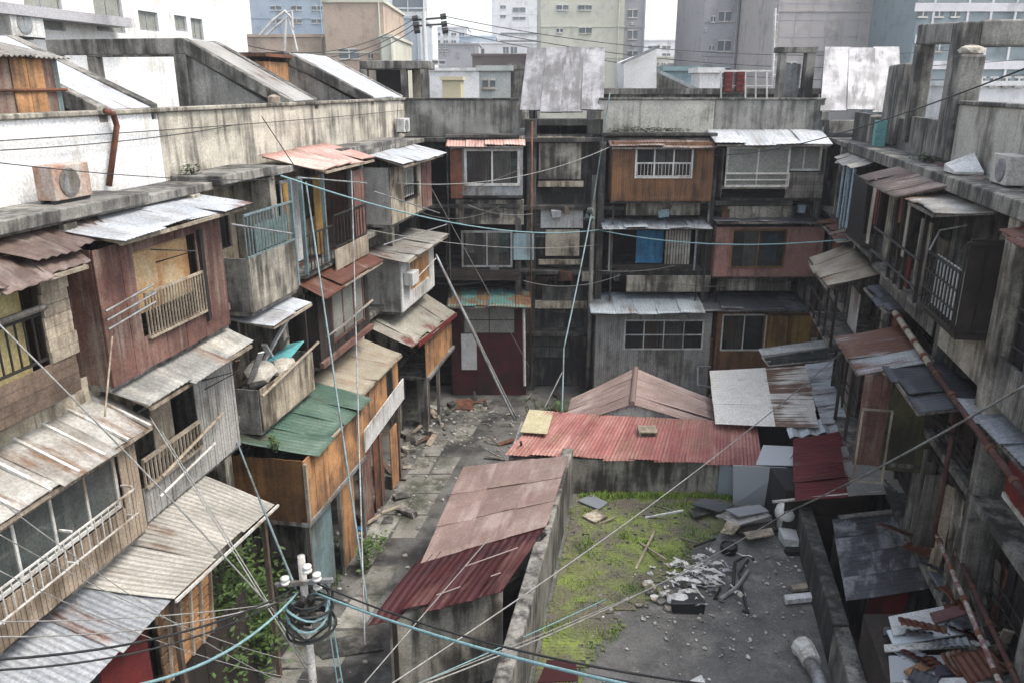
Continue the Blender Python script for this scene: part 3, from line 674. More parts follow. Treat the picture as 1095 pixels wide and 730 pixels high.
T = room(L, 'dark timber room with tall framed windows below a small rusted brown roof', 20.7, 24.4, 1.5, 5.35, 7.3, m=wood_dark, hole=[(21.6, 24.0, 5.75, 7.15)], side='planks', sidem=wood_dark, e0=.1)
window(T, L, 21.6, 24.0, 5.75, 7.15, 1.52, 3, 1, wood_red, frost, b=.08)
MB().tube([L.w(21.3, 1.7, 6.15), L.w(24.2, 1.7, 6.3)], .035).build('handrail', wood_pale, T)
MB().box(L, 20.6, 24.4, 1.5, 1.62, 5.35, 5.5).build('sill', wood_red, T)
roof(T, L, 20.2, 24.6, .8, 2.0, 7.95, 7.45, tin_rust, pan=1.0, pitch=.14, amp=.014)
MB().planks(L, 19.9, 24.8, 7.3, 7.9, 1.05, .8, .03).build('fascia_boards', cream, TL)
MB().planks(L, 13.1, 16.4, 7.05, 7.78, 1.05, 1.2, .03).build('fascia_boards', cream, TL)
MB().planks(L, 7.2, 13, 7.35, 7.93, 1.02, 1.6, .03).build('fascia_boards', cream, TL)
T = room(L, 'pale grey box room with orange shutter and wall lamp on the left side', 27.3, 31.3, 1.6, 5.05, 6.95, wall='plain', m=whitep, hole=[(28.3, 30.6, 5.55, 6.85)], side='plain', sidem=greyp, e0=.1)
MB().planks(L, 28.3, 30.6, 5.55, 6.85, 1.55, .35, .03).build('shutter', wood_org, T)
MB().tube([L.w(28.0, 1.75, 5.95), L.w(31.2, 1.75, 6.2)], .02).build('rail', metal_w, T)
roof(T, L, 26.7, 31.8, .5, 2.1, 7.2, 6.98, tin_lt, pan=1.0, pitch=.12, amp=.012)
o = MB().box(L, 27.5, 28.2, 1.62, 1.95, 5.95, 6.4).build('air_conditioner', whitep, loc=L.w(27.9, 1.8, 5.95), bevel=.02); tag(o, 'small white air conditioner on the pale grey box room', 'air conditioner')
# --- left, lower
T = room(L, 'varnished brown boarded room with bright orange front under a green tin roof', 17.3, 21.0, 2.45, 2.7, 4.3, m=wood_org, w=.5, side='planks', sidem=wood_brn, e0=.3, name='overhanging_room')
MB().box(L, 17.25, 21.0, 2.3, 2.5, 2.62, 2.72).build('beam', metal_g, T)
MB().box(L, 17.26, 17.34, 2.44, 2.52, 2.7, 4.25).build('corner_trim', wood_pale, T)
roof(T, L, 17.0, 20.9, .9, 2.6, 4.85, 4.32, tin_green, s0f=17.7, s1f=21.2, pan=.9, pitch=.16, amp=.01)
posts(T, L, [(17.45, 2.35), (19.3, 2.35), (20.9, 2.35)], 0, 2.62, .09, wood_grey)
MB().planks(L, 17.6, 19.1, 0, 2.6, 2.2, .3).build('lower_panel', metal_b, T); MB().planks(L, 19.4, 20.4, 0, 2.6, 2.3, .5).build('lower_board', wood_org, T)
T = room(L, 'tan roofed room with orange boards and white lower panel beside the green roof', 21.2, 24.9, 2.15, 2.75, 4.3, m=wood_org, w=.5, hole=[(23.6, 24.3, 3.2, 4.3)], side='plain', sidem=whitep, e0=.3, name='overhanging_room')
m = MB(); m.hexa([L.w(21.0, 2.2, 2.45), L.w(25.2, 2.2, 2.75), L.w(25.2, 2.24, 2.75), L.w(21.0, 2.24, 2.45), L.w(21.0, 2.2, 3.1), L.w(25.2, 2.2, 3.45), L.w(25.2, 2.24, 3.45), L.w(21.0, 2.24, 3.1)]); m.build('white_panel', whitep, T)
roof(T, L, 20.4, 25.0, .9, 2.35, 4.78, 4.35, tin_tan, s0f=21.4, pan=1.2, pitch=.14, amp=.008)
posts(T, L, [(21.4, 2.1), (23.0, 2.1), (24.8, 2.1)], 0, 2.75, .1, wood)
for a, b, m_ in ((21.5, 22.3, wood_red), (22.5, 23.3, rustp), (24.0, 24.7, wood_org)): MB().planks(L, a, b, 0, U(1.9, 2.4), 2.1, .4).build('door', m_, T)
T = room(L, 'small orange fronted hut with red edged sagging roof at the far left corner', 28.3, 32.0, 2.05, 2.3, 3.7, m=wood_org, w=.9, side='planks', sidem=wood_dark, e0=.8, sides=(0, 1), name='overhanging_room')
roof(T, L, 26.4, 31.9, .7, 2.2, 4.75, 4.15, corr('grey_tin_with_red_edge', (.34, .33, .28), (.25, .24, .2), rust=(.2, .04, .035), ra=.16, rs=(.5, 1.2)), pan=.7, pitch=.12, amp=.02, jit=.15, zff=3.75)
MB().bar(L.w(26.7, 2.32, 4.12), L.w(32.0, 2.28, 3.72), .05, .16).build('red_fascia', redp, T)
MB().bar(L.w(28.4, 2.1, 2.25), L.w(32.1, 2.1, 2.3), .1, .12).build('beam', metal_g, T)
posts(T, L, [(28.4, 2.0), (30.0, 2.0)], 0, 2.3, .12, wood_grey)
MB().box(L, 28.9, 29.5, 1.5, 1.8, 0, 2.2).build('pier', conc, T)
# lower left corner lean-to
T = thing('lean_to_roof', 'long pale and blue-grey tin lean-to roof at the lower left corner', 'lean-to roof', tuple(L.w(12, 2, 0)))
q = MB().sheet(L.w(11.3, 1.35, 5.0), L.w(14.9, 1.3, 5.1), L.w(15.5, 2.65, 4.22), L.w(12.0, 2.6, 4.4), pan=1.2, pitch=.12, amp=.007); q.build('pale_sheets', corr('weathered_canopy_tin', (.34, .325, .285), (.26, .25, .22), rust=(.2, .13, .08), ra=.14, stain=(.42, .4, .36), amt=.3), T, thick=.01)
q = MB().sheet(L.w(6.6, 1.4, 4.95), L.w(11.9, 1.35, 4.95), L.w(12.15, 2.5, 4.36), L.w(6.6, 2.6, 4.36), pan=1.3, pitch=.12, amp=.008); q.build('blue_grey_sheets', tin_blue, T, thick=.01)
MB().bar(L.w(12.0, 2.62, 4.33), L.w(15.6, 2.66, 4.15), .04, .05).build('gutter', metal_w, T)
posts(T, L, [(9.5, 2.3), (12.2, 2.4), (15.3, 2.45)], 0, 4.2, .09, wood)
MB().planks(L, 12.0, 13.6, 2.55, 4.2, 2.2, .22, .04, horiz=True, gap=.05).build('slatted_panel', wood_org, T)
m = MB()
for k in range(5): m.bar(L.w(12.1 + k * .33, 2.25, 2.6), L.w(12.3 + k * .33, 2.25, 4.2), .05)
m.build('battens', wood_pale, T)
MB().box(L, 10.6, 11.7, 2.15, 2.2, 2.2, 4.1).build('red_panel', mat('dull_red_board', (.14, .016, .014), (.08, .01, .01), 1.5, stain=(.05, .01, .01), amt=.3), T)
MB().planks(L, 6.5, 15.3, 0, 2.5, 2.1, .4, miss=.35).build('lower_wall', wood_dark, T)
bush('climbing_shrub', 'dense green shrub growing under the lean-to roof at lower left', L.w(15.3, 1.9, 1.5), (.7, 2.0, 1.35), 2300, leaf, .085, 10, base=tuple(L.w(15.6, 2.0, 0)))
bush('shrub', 'small green shrub beside the brown door in the alley', L.w(19.7, 2.9, .5), (.35, .8, .5), 420, leaf, .07, 4, base=tuple(L.w(19.7, 2.9, 0)))
bush('weed_clump', 'pale green weeds beside the hipped tin roof', (2.2, 28.4, .5), (.6, .6, .45), 500, leaf, .07, 4)
bush('weed_clump', 'weeds growing from the top of the collapsed balcony ledge', L.w(17.1, 1.9, 4.8), (.15, .25, .2), 120, leaf, .05, 3)
bush('weed_clump', 'dark moss and weeds along the foot of the pale back parapet', (5.6, 32.35, 10.86), (2.0, .12, .16), 900, leaf_d, .06, 3)
bush('weed_clump', 'weeds sprouting on the right roof ledge below the concrete frame', tuple(R.w(20.6, -.25, 10.85)), (.3, .8, .12), 350, leaf_d, .05, 3)
bush('weed_clump', 'tuft of weeds on the left ledge beside the concrete canopy', tuple(L.w(17.7, .3, 10.75)), (.15, .3, .2), 160, leaf_d, .05, 3)
# --- back block enclosures
def Brect(e, *r): return B.rect(e, *r)
def brange(e, x0, x1):
    return B.p(x0, 200, e)[0], B.p(x1, 200, e)[0]
e = 1.15
s0, s1, z0, z1 = Brect(e, 481, 212, 559, 158)
T = room(B, 'grey bay with two pane sash window and faded red awning on the top floor', s0, s1, e, z0 + .1, z1, wall='plain', m=metal_g, hole=[Brect(e, 497, 199, 555, 160)], side='planks', sidem=wood_dark, floor=conc_d)
a = Brect(e + .03, 496, 199, 556, 159); window(T, B, *a, e + .03, 2, 1, metal_w, glass_d, b=.1)
a = Brect(e, 498, 178, 556, 173); MB().box(B, a[0], a[1], e - .2, e - .16, a[2], a[3] + .1).build('blind', tealp, T)
a = Brect(e, 481, 212, 495, 160); MB().planks(B, *a, e + .04, .2).build('board_panel', rustp, T)
roof(T, B, s0 - .1, s1 + .05, .25, 1.45, 10.62, 10.35, tin_pink, pan=.7, pitch=.12, amp=.014)
a = Brect(.85, 487, 240, 560, 214); MB().box(B, a[0], a[1], .7, .85, a[2], a[3], .02).build('balcony_wall', conc_l, TB)
a = Brect(.85, 470, 247, 487, 240)
px_wall(B, -4, .35, .2, .95, 7.9, 8.05, 'balcony_ledge', conc_d, TB)
T = room(B, 'dark bay with grey framed window and pale blue board on the far left', *Brect(1, 476, 300, 572, 246)[:2], 1.0, 5.4, 7.85, wall=None, sides=(1, 0), side='planks', sidem=wood_dark, floor=conc_d)
a = Brect(1, 493, 286, 548, 247); window(T, B, *a, 1.0, 2, 1, metal_g, glass_d, b=.08)
a = Brect(1, 549, 278, 571, 250); MB().box(B, *a[:2], .97, 1.02, *a[2:]).build('blue_board', bluegp, T)
a = Brect(1, 478, 300, 555, 289); MB().planks(B, *a, 1.0, .12, horiz=True).build('lower_boards', wood_dark, T)
T = room(B, 'maroon ground floor room with turquoise window under a rusty teal awning', *Brect(1.1, 482, 414, 562, 325)[:2], 1.1, 0, 3.95, wall='plain', m=maroonp, sidem=wood_dark, side='plain', e0=.1, floor=None, hole=[Brect(1.1, 495, 357, 551, 327)], name='ground_floor_room', cat='room')
a = Brect(1.1, 495, 357, 551, 327); o = window(T, B, *a, 1.12, 2, 2, metal_k, frost, b=.05)
c = (a[0] + a[1]) / 2; MB().box(B, c + .03, a[1] - .05, 1.05, 1.08, a[2] + .05, a[3] - .05).build('turquoise_board', tealp, T)
a = Brect(1.15, 493, 395, 510, 357); MB().box(B, a[0], a[1], 1.1, 1.16, a[2], a[3]).build('white_board', whitep, T)
MB().tube([B.P(560, 326, 1.25), B.P(561, 412, 1.25)], .06, 8).build('drainpipe', metal_w, T)
roof(T, B, s0 - .2, s1 + .3, .2, 1.75, 4.45, 4.05, tin_teal, pan=.6, pitch=.12, amp=.014)
# column 2
s0, s1, z0, z1 = Brect(1.3, 656, 215, 760, 152)
T = room(B, 'brown clad bay with small white framed window on the top floor', s0, s1, 1.3, z0, z1, wall='ribbed', m=brownp, hole=[Brect(1.3, 681, 191, 739, 159)], sidem=brownp, floor=conc_d)
a = Brect(1.33, 680, 191, 740, 158); window(T, B, *a, 1.33, 3, 2, metal_w, glass_d, b=.07)
railing(T, B, a[0] + .1, a[1] - .1, a[2] + .08, (a[2] + a[3]) / 2, 1.3, .13, metal_w, .018)
roof(T, B, s0 - .1, s1, .1, 1.5, 10.72, 10.3, tin_brown, pan=.9, pitch=.12, amp=.014)
T = thing('awning', 'pale blue tin awning over the blue door on the second storey down', 'awning', (5.6, 32.0, 7.5))
s0, s1 = brange(1.4, 647, 764)
roof(T, B, s0, s1, .2, 1.45, 7.4, 7.2, tin_pbl, pan=.9, pitch=.12, amp=.012)
a = Brect(.9, 670, 232, 748, 215); px_wall(B, a[0], a[1], .8, .9, 7.6, 8.35, 'balcony_wall', conc_l, TB)
T = room(B, 'dark open balcony with bright blue door and pale slatted door', *Brect(.9, 652, 290, 757, 244)[:2], .9, 5.42, 7.2, wall=None, sides=(1, 1), side='planks', sidem=wood_dark, floor=conc_d)
a = Brect(.75, 681, 281, 708, 247); MB().planks(B, *a, .75, .11).build('blue_door', bluep, T)
a = Brect(.78, 712, 283, 737, 247); MB().planks(B, *a, .78, .11, gap=.03).build('slatted_door', cloth_w, T)
posts(T, B, [(s0 + .3, 1.1), (s1 - .5, 1.1)], 5.4, 7.3, .07, metal_g)
MB().box(B, s0 + .2, s1 - .2, .85, .95, 5.45, 5.6).build('kerb_board', wood_dark, T)
a = Brect(.9, 670, 312, 762, 296); px_wall(B, a[0], a[1] - .1, .8, .9, 4.45, 5.14, 'balcony_wall', conc_l, TB)
s0, s1, z0, z1 = Brect(1.5, 638, 400, 757, 335)
T = room(B, 'pale grey ground floor room with long eight pane window under blue-grey tin', s0, s1, 1.5, 0, 3.72, wall='ribbed', m=greyp, hole=[Brect(1.5, 669, 373, 750, 343)], sidem=greyp, floor=None, name='ground_floor_room', cat='room')
a = Brect(1.53, 668, 374, 751, 342); window(T, B, *a, 1.53, 4, 2, metal_w, glass_d, b=.06)
s0, s1 = brange(1.9, 637, 763)
roof(T, B, s0, s1, .2, 1.95, 4.25, 3.84, tin_pbl, pan=.9, pitch=.12, amp=.01)
# column 3
T = room(B, 'top floor bay with large white framed windows under a bright white roof', *Brect(1.1, 775, 205, 878, 155)[:2], 1.1, 8.3, 10.2, wall=None, sides=(1, 1), side='siding', sidem=wood_grey, floor=conc_d)
a = Brect(1.35, 778, 200, 842, 157); window(T, B, *a, 1.35, 2, 1, metal_w, frost, b=.08); railing(T, B, a[0], a[1], a[2], a[2] + .55, 1.42, 3, metal_w, .03, mid=1)
MB().box(B, a[0], a[1], .9, 1.3, a[2] - .08, a[2]).build('window_base', metal_w, T)
a = Brect(1.15, 843, 183, 877, 155); window(T, B, *a, 1.15, 2, 1, metal_w, frost, b=.08)
a = Brect(1.1, 842, 212, 878, 184); MB().planks(B, *a, 1.1, .13, .03, horiz=True).build('siding', wood_grey, T)
s0, s1 = brange(1.6, 763, 884); roof(T, B, s0, s1, .1, 1.65, 10.85, 10.42, tin_white, pan=1.2, pitch=.2, amp=.01)
a = Brect(.95, 766, 213, 848, 203); px_wall(B, a[0], a[1], .3, .97, 8.0, 8.2, 'balcony_ledge', conc_d, TB)
a = Brect(.9, 776, 236, 848, 214); px_wall(B, a[0], a[1], .8, .9, 7.45, 7.98, 'balcony_wall', conc_l, TB)
s0, s1, z0, z1 = Brect(1.25, 767, 296, 876, 243)
T = room(B, 'pink-brown bay with one dark window holding blue cloth', s0, s1, 1.25, z0, z1, wall='plain', m=pinkp, hole=[Brect(1.25, 784, 286, 837, 246)], sidem=pinkp, side='plain', floor=conc_d)
a = Brect(1.27, 783, 287, 838, 245); window(T, B, *a, 1.27, 2, 1, wood_brn, glass_d, b=.08)
a = Brect(1.25, 822, 280, 830, 252); MB().box(B, a[0], a[1], 1.08, 1.12, a[2], a[3]).build('blue_cloth', bluep, T)
roof(T, B, s0 - .1, s1, .1, 1.45, 7.6, 7.42, tin_dark, pan=.9, pitch=.12, amp=.012)
a = Brect(.9, 767, 313, 845, 297); px_wall(B, a[0], a[1], .8, .9, 4.5, 5.14, 'balcony_wall', conc_l, TB)
s0, s1, z0, z1 = Brect(1.4, 768, 400, 872, 333)
T = room(B, 'brown boarded ground floor room with dark window beside ochre curtained window', s0, s1, 1.4, 0, 3.7, m=brownp, w=.2, hole=[Brect(1.4, 774, 374, 866, 336)], sidem=wood, floor=None, name='ground_floor_room', cat='room')
a = Brect(1.42, 773, 375, 817, 336); window(T, B, *a, 1.42, 2, 1, metal_w, glass_d, b=.06)
a = Brect(1.42, 818, 375, 866, 336); window(T, B, *a, 1.42, 2, 1, wood_brn, None, b=.06)
m = MB().planks(B, a[0], a[1], a[2], a[3], 1.25, .13, .05, gap=.0); m.build('curtain', curt_y, T)
MB().box(B, s0 - .25, s0 - .1, 1.2, 1.4, 0, 2.6).build('post', wood_brn, T)
s0, s1 = brange(1.6, 760, 878); roof(T, B, s0, s1, .2, 1.7, 4.2, 3.9, tin_dark, pan=.8, pitch=.12, amp=.014, jit=.1)
# --- right, 4th floor
T = room(R, 'open balcony of dark posts and panels under the brown tin roof on the right', 17.0, 21.4, .55, 8.0, 10.1, wall=None, sides=(0, 0), e0=-.8)
posts(T, R, [(17.1, .5), (18.3, .5), (19.6, .5), (21.3, .5), (18.9, .5)], 8.0, 10.2, .08, wood_dark)
for a, b, c, d, m_ in ((17.3, 18.1, 8.1, 9.7, conc_l), (19.0, 19.5, 8.6, 10, cloth_w), (20.6, 21.2, 8.2, 10.1, conc_l), (19.8, 20.3, 9.3, 10, rustp), (18.4, 18.8, 8.0, 8.7, redp)):
    MB().box(R, a, b, .3, .34, c, d).build('panel', m_, T)
m = MB()
for z in (8.35, 8.95): m.tube([R.w(17.0, .56, z), R.w(21.4, .56, z)], .03)
m.build('rail', metal_k, T)
roof(T, R, 16.6, 20.7, -.35, 1.0, 10.75, 10.2, tin_brown, s1f=21.6, s0f=17.9, pan=.9, pitch=.14, amp=.014)
T = room(R, 'black iron window cage with pale slats under a small white awning', 14.05, 16.1, .65, 8.2, 9.95, wall=None, sides=(1, 0), side='plain', sidem=wood_dark, floor=wood_dark, e0=-.3, name='window_cage', cat='window cage')
railing(T, R, 14.1, 16.1, 8.25, 9.35, .66, .2, metal_k, .022, mid=2)
m = MB()
for k in range(9): m.box(R, 14.2 + k * .21, 14.32 + k * .21, .5, .52, 8.3, 9.3)
m.build('pale_slats', whitep, T)
F2 = Frame(tuple(R.w(14.05, 0, 0))[:2], R.n, False); F2.n = (-R.u[0], -R.u[1])
railing(T, F2, -.3, .65, 8.25, 9.9, .03, .25, metal_k, .025); MB().tube([R.w(16.1, .66, 9.3), R.w(16.15, .5, 9.75), R.w(15.6, .2, 9.95)], .02).build('top_bar', metal_g, T)
window(T, R, 14.2, 16.0, 8.5, 9.8, -.5, 3, 1, metal_k, frost)
roof(T, R, 15.0, 17.6, -.1, .85, 10.32, 10.15, tin_cream, pan=.8, pitch=.12, amp=.01, name='awning', s0f=15.6)
T = room(R, 'dark balcony hung with black sheeting at the far right corner', 22.0, 26.0, .4, 8.0, 10.1, wall=None, sides=(0, 1), side='planks', sidem=wood_dark, e0=-.8)
MB().box(R, 23.2, 25.2, .42, .45, 8.1, 9.95, .04).build('black_sheet', cloth_k, T)
MB().box(R, 22.3, 22.8, .4, .43, 8.3, 10.1, .03).build('pale_drape', cloth_w, T)
MB().box(R, 22.05, 22.2, .36, .42, 8.9, 10.2).build('red_strip', redp, T)
m = MB()
for s in (25.5, 26.1, 26.6, 27.2): m.box(R, s, s + .18, .4, .44, 8.0 + U(0, .4), 10.1, .03)
m.build('hanging_cloth', cloth_b, T)
MB().sheet(R.w(24.6, -.2, 10.5), R.w(28.0, -.2, 10.5), R.w(28.0, .65, 10.15), R.w(24.6, .65, 10.2), pan=.55, jit=.15).build('roof', tin_lt, T, thick=.012)
# --- right, 3rd floor
T = room(R, 'skeleton balcony of dark timbers under a warped tan tin roof', 22.2, 26.2, 1.2, 5.3, 6.9, wall=None, sides=(0, 0), e0=-.8)
posts(T, R, [(22.3, 1.1), (23.3, 1.15), (24.3, 1.15), (25.3, 1.15), (26.1, 1.1)], 5.3, 7.0, .07, wood_dark)
m = MB()
for z in (5.6, 6.1, 6.6): m.tube([R.w(22.2, 1.17, z), R.w(26.2, 1.17, z + U(-.05, .05))], .028)
m.build('rail', wood_dark, T)
MB().box(R, 23.0, 24.2, .3, .33, 5.5, 6.7).build('panel', whitep, T)
roof(T, R, 22.6, 27.2, 0, 1.45, 7.45, 7.05, tin_tan, s0f=22.3, s1f=26.0, pan=1.1, pitch=.14, amp=.008, jit=.12)
T = room(R, 'red and olive walled room with leaning white frame under a rust striped roof', 16.55, 19.1, 1.45, 4.4, 6.5, wall=None, sides=(0, 0), e0=-.8)
F2 = Frame(tuple(R.w(16.55, 0, 0))[:2], R.n, False); F2.n = (-R.u[0], -R.u[1])
MB().planks(F2, .85, 1.42, 4.3, 6.45, 0, .19, .03).build('red_boards', wood_red, T)
MB().box(F2, -.85, .83, -.05, -.01, 4.2, 6.5).build('olive_wall', mat('olive_render', (.13, .115, .045), (.06, .055, .03), 1.5, stain=(.03, .028, .02), amt=.6), T)
window(T, F2, .75, 1.4, 3.9, 5.7, .12, 1, 1, wood_pale, None, b=.04, name='leaning_frame')
posts(T, R, [(17.6, 1.42), (18.9, 1.42)], 4.4, 6.45, .07, wood_dark)
MB().planks(R, 17.0, 19.0, 4.5, 6.3, .3, .4, .03, miss=.2).build('inner_boards', wood_dark, T)
roof(T, R, 16.6, 19.4, .05, 1.6, 6.85, 6.45, tin_stripe, pan=.9, pitch=.22, amp=.02)
T = thing('awning', 'dark slate coloured tin awning beside the rust striped roof', 'awning', tuple(R.w(15.5, .5, 6.6)))
roof(T, R, 14.1, 16.7, -.15, 1.0, 6.82, 6.6, tin_dark, pan=.9, pitch=.14, amp=.008)
m = MB()
for s in (14.3, 15.3, 16.2): m.bar(R.w(s, .85, 6.55), R.w(s, -.5, 5.6), .05)
m.build('brace', wood_dark, T)
T = thing('awning', 'blue-grey corrugated awning at the right edge of the photo', 'awning', tuple(R.w(12.2, .5, 6.3)))
roof(T, R, 11.0, 14.0, -.6, .3, 7.1, 6.95, tin_blue, pan=.9, pitch=.14, amp=.014)
T = thing('rusted_panel', 'bright red sheet panel hanging below the big drainpipe at right', 'panel', tuple(R.w(12, .35, 5.2)))
MB().planks(R, 10.6, 12.9, 5.75, 6.6, -.25, .32, .03).build('sheet', redp, T); MB().box(R, 10.6, 12.9, -.32, -.24, 5.6, 5.7).build('rail', metal_w, T)
# fascia under right balconies
MB().planks(R, 13.6, 16.4, 7.3, 8.1, .1, 1.2, .04).build('fascia_wall', conc_l, TR)
MB().planks(R, 10.6, 13.2, 7.3, 8.1, .1, 1.2, .04).build('fascia_wall', conc, TR)
MB().planks(R, 17.0, 22, 7.3, 8.0, .08, 1.4, .04).build('fascia_wall', conc, TR)
MB().box(R, 13.3, 13.8, -.2, .15, 6.9, 10.4).build('pillar', conc_l, TR, bevel=.02)
# pipes
def pipe(label, pts, r, m, name='drainpipe', cat='pipe', joints=0):
    T = thing(name, label, cat, tuple(pts[0])); MB().tube(pts, r, 10).build('pipe', m, T, smooth=True)
    if joints:
        a, b = Vector(pts[0]), Vector(pts[-1]); d = (b - a).normalized()
        for k in range(joints):
            p = a + (b - a) * (k + .5) / joints; MB().tube([p - d * .06, p + d * .06], r * 1.35, 10).build('collar', rustp, T)
    return T
pipe('cream upper length of drainpipe running down the right facade', [R.w(19.2, .3, 7.2), R.w(15.9, .35, 7.0)], .07, mat('cream_pipe', (.42, .38, .3), (.26, .2, .15), 2), joints=4)
pipe('long maroon drainpipe continuing along the right facade', [R.w(15.9, .35, 7.0), R.w(10.5, .4, 6.75)], .06, mat('maroon_pipe', (.06, .015, .016), (.11, .06, .05), 2), joints=5)
pipe('flaking white and maroon pipe at the lower right corner', [R.w(14.6, .15, 3.9), R.w(9.2, .35, 3.6)], .045, mat('flaking_pipe', (.5, .46, .42), (.14, .03, .03), 5), joints=6)
pipe('maroon pipe beside the flaking white pipe at lower right', [R.w(14.2, -.05, 3.9), R.w(9.2, .1, 3.65)], .045, MATS['maroon_pipe'], joints=5)
pipe('thin upright red pipe below the big maroon drainpipe', [R.w(14.4, .2, 3.6), R.w(14.4, .2, 6.7)], .045, MATS['maroon_pipe'])
pipe('bent rusty vent pipe on the white parapet', [L.w(15.2, .12, 10.75), L.P(125, 135, .12), L.P(121, 122, .14), L.P(113, 119, .3)], .055, rustp)
pipe('tall grey standpipe rising in front of the stair tower', [(3.2, 31.5, 0), (3.22, 31.6, 9.2)], .09, conc, name='standpipe')
# ------------------------------------------------------------------ patched fronts of the right block
def patched(label, s0, s1, z0, z1, e, mats, awn=None, gap=.3, rails=True):
    T = thing('patched_balcony', label, 'boarded balcony', tuple(R.w((s0 + s1) / 2, e, z0)))
    s = s0
    while s < s1 - .1:
        w_ = min(U(.25, .8), s1 - s); a = z0 + (U(0, .5) if R_() < .3 else 0); b = z1 - (U(.2, 1.1) if R_() < .6 else 0)
        if R_() > gap:
            m_ = random.choice(mats)
            if R_() < .5: MB().planks(R, s, s + w_ - .02, a, b, e + U(-.1, .03), U(.1, .2), .02, jit=.08).build('boards', m_, T)
            else: MB().box(R, s, s + w_ - .02, e - .03, e, a, b, .025).build('panel', m_, T)
        s += w_
    posts(T, R, [(s0 + .05, e + .03), ((s0 + s1) / 2, e + .04), (s1 - .05, e + .03)], z0, z1, .07, wood_dark)
    if rails:
        m = MB()
        for z in (z0 + .35, z0 + .75, z0 + 1.0): m.tube([R.w(s0, e + .07, z + U(-.04, .04)), R.w(s1, e + .07, z + U(-.04, .04))], .02)
        m.build('rail', metal_k, T)
    if awn: roof(T, R, s0 - .1, s1 + .1, -.6, e + .55, z1 + .28, z1 + .05, awn, pan=.7, pitch=.14, amp=.014, jit=.15, sag=.04)
    return T
dk = [wood_dark, wood_dark, wood, rustp, wood_grey, cloth_k, conc_d]
md = [wood, wood_grey, conc_l, rustp, wood_dark, greyp, whitep]
patched('boarded opening below the warped tan roof beside the striped roof room', 19.5, 22.0, 5.35, 7.1, -.05, md, tin_dark)
patched('dark boarded opening beneath the dark slate awning on the right', 13.9, 16.4, 4.6, 6.3, -.15, dk)
patched('boarded front behind the thin upright red pipe', 13.9, 16.6, 2.75, 4.5, -.45, dk, None, .2)
patched('dark boarded lower opening behind the dark red roof', 17.1, 21.3, 2.75, 5.0, -.35, dk, None, .15)
patched('black boarded opening above the red panel at the right edge', 10.8, 13.2, 7.45, 7.9, -.05, dk, None, .1, False)
patched('boarded top floor opening at the right edge of the photo', 10.8, 13.2, 8.0, 10.2, -.1, dk, tin_rust)
patched('low boarded front at the lower right corner behind the maroon pipe', 9.5, 13.3, 2.75, 5.1, -.6, dk, None, .2)
patched('patched timber opening at the far end of the right block on the second floor', 26.4, 30.3, 5.35, 7.6, -.05, dk, tin_rust)
patched('patched top floor opening beside the blue hanging cloth', 26.4, 30.3, 8.0, 10.1, -.15, md, None)
patched('timber skeleton front below the warped tan roof', 22.0, 26.0, 2.75, 5.0, .15, dk, tin_dark)
for k in range(34):
    s = U(9.6, 16.4); e_ = U(-.7, 1.0); z = U(2.75, 3.15); a = R.w(s, e_, z); l1, l2 = U(.3, .8), U(.25, .6); an = U(0, 3.1)
    u = Vector((math.cos(an), math.sin(an), U(-.3, .4))) * l1; v = Vector((-math.sin(an), math.cos(an), U(-.2, .3))) * l2
    if e_ > .1 and s > 12.6: continue
    q_ = MB().sheet(a, a + u, a + u + v, a + v, pitch=.12, amp=.014, pan=2, sag=.06)
    tag(q_.build('crumpled_sheet', random.choice([tin_rust, tin_maroon, tin_dark, tin_blue, tin_rust, tin_brown]), loc=a, thick=.01, smooth=True), 'crumpled rusty sheet in the collapsed heap at lower right', 'sheet', 'crumpled sheets at lower right')
# ------------------------------------------------------------------ service pipes and slack wires on the back block
for k, (x, y0, y1, r_) in enumerate(((656, 216, 400, .05), (763, 160, 400, .06), (878, 160, 380, .07), (771, 245, 330, .03), (569, 130, 410, .05), (478, 160, 410, .05), (745, 296, 330, .03))):
    a, b = B.P(x, y0, 1.0), B.P(x, y1, 1.0); b = Vector((a.x, b.y, max(0, b.z)))
    pipe(['thin pipe left of the brown clad bay on the back block', 'thin pipe between the brown clad bay and the white roofed bay', 'pipe right of the pink-brown bay on the back block', 'short pipe at the left edge of the pink-brown bay', 'tall pipe at the left side of the stair tower', 'tall pipe at the left edge of the grey sash window bay', 'short pipe right of the slatted door on the back block'][k], [a, b], r_ * .8, random.choice([rustp, conc_d, metal_k, conc_d]))
for k in range(12):
    x = random.choice((440, 500, 560, 640, 700, 765, 820)); y = random.choice((222, 238, 292, 300, 322)) + U(-4, 4)
    a, b = B.P(x, y, 1.35), B.P(x + U(50, 110), y + U(-10, 12), 1.35); n_ = 12; sg = U(.1, .5)
    o = MB().tube([a.lerp(b, t / n_) - Vector((0, 0, sg * 4 * (t / n_) * (1 - t / n_))) for t in range(n_ + 1)], U(.008, .014), 5).build('cable', random.choice([rubber_k, rubber_g, rubber_k]), loc=a)
    tag(o, 'slack wire looped along the front of the back block', 'cable', 'slack wires on the back block')
for k in range(14):
    x = U(485, 870); y = random.choice((228, 290, 300, 232)); p_ = B.P(x, y, .8); w_, h_ = U(.1, .3), U(.15, .5)
    tag(MB().box(W, p_.x - w_, p_.x + w_, p_.y - .12, p_.y + .1, p_.z, p_.z + h_, .04).build('stored_box', random.choice([wood, rustp, cloth_k, conc_d, metal_g, cloth_w, bluegp]), loc=p_), 'small stored box among the junk on the back block ledges', 'box', 'boxes on the back block ledges')
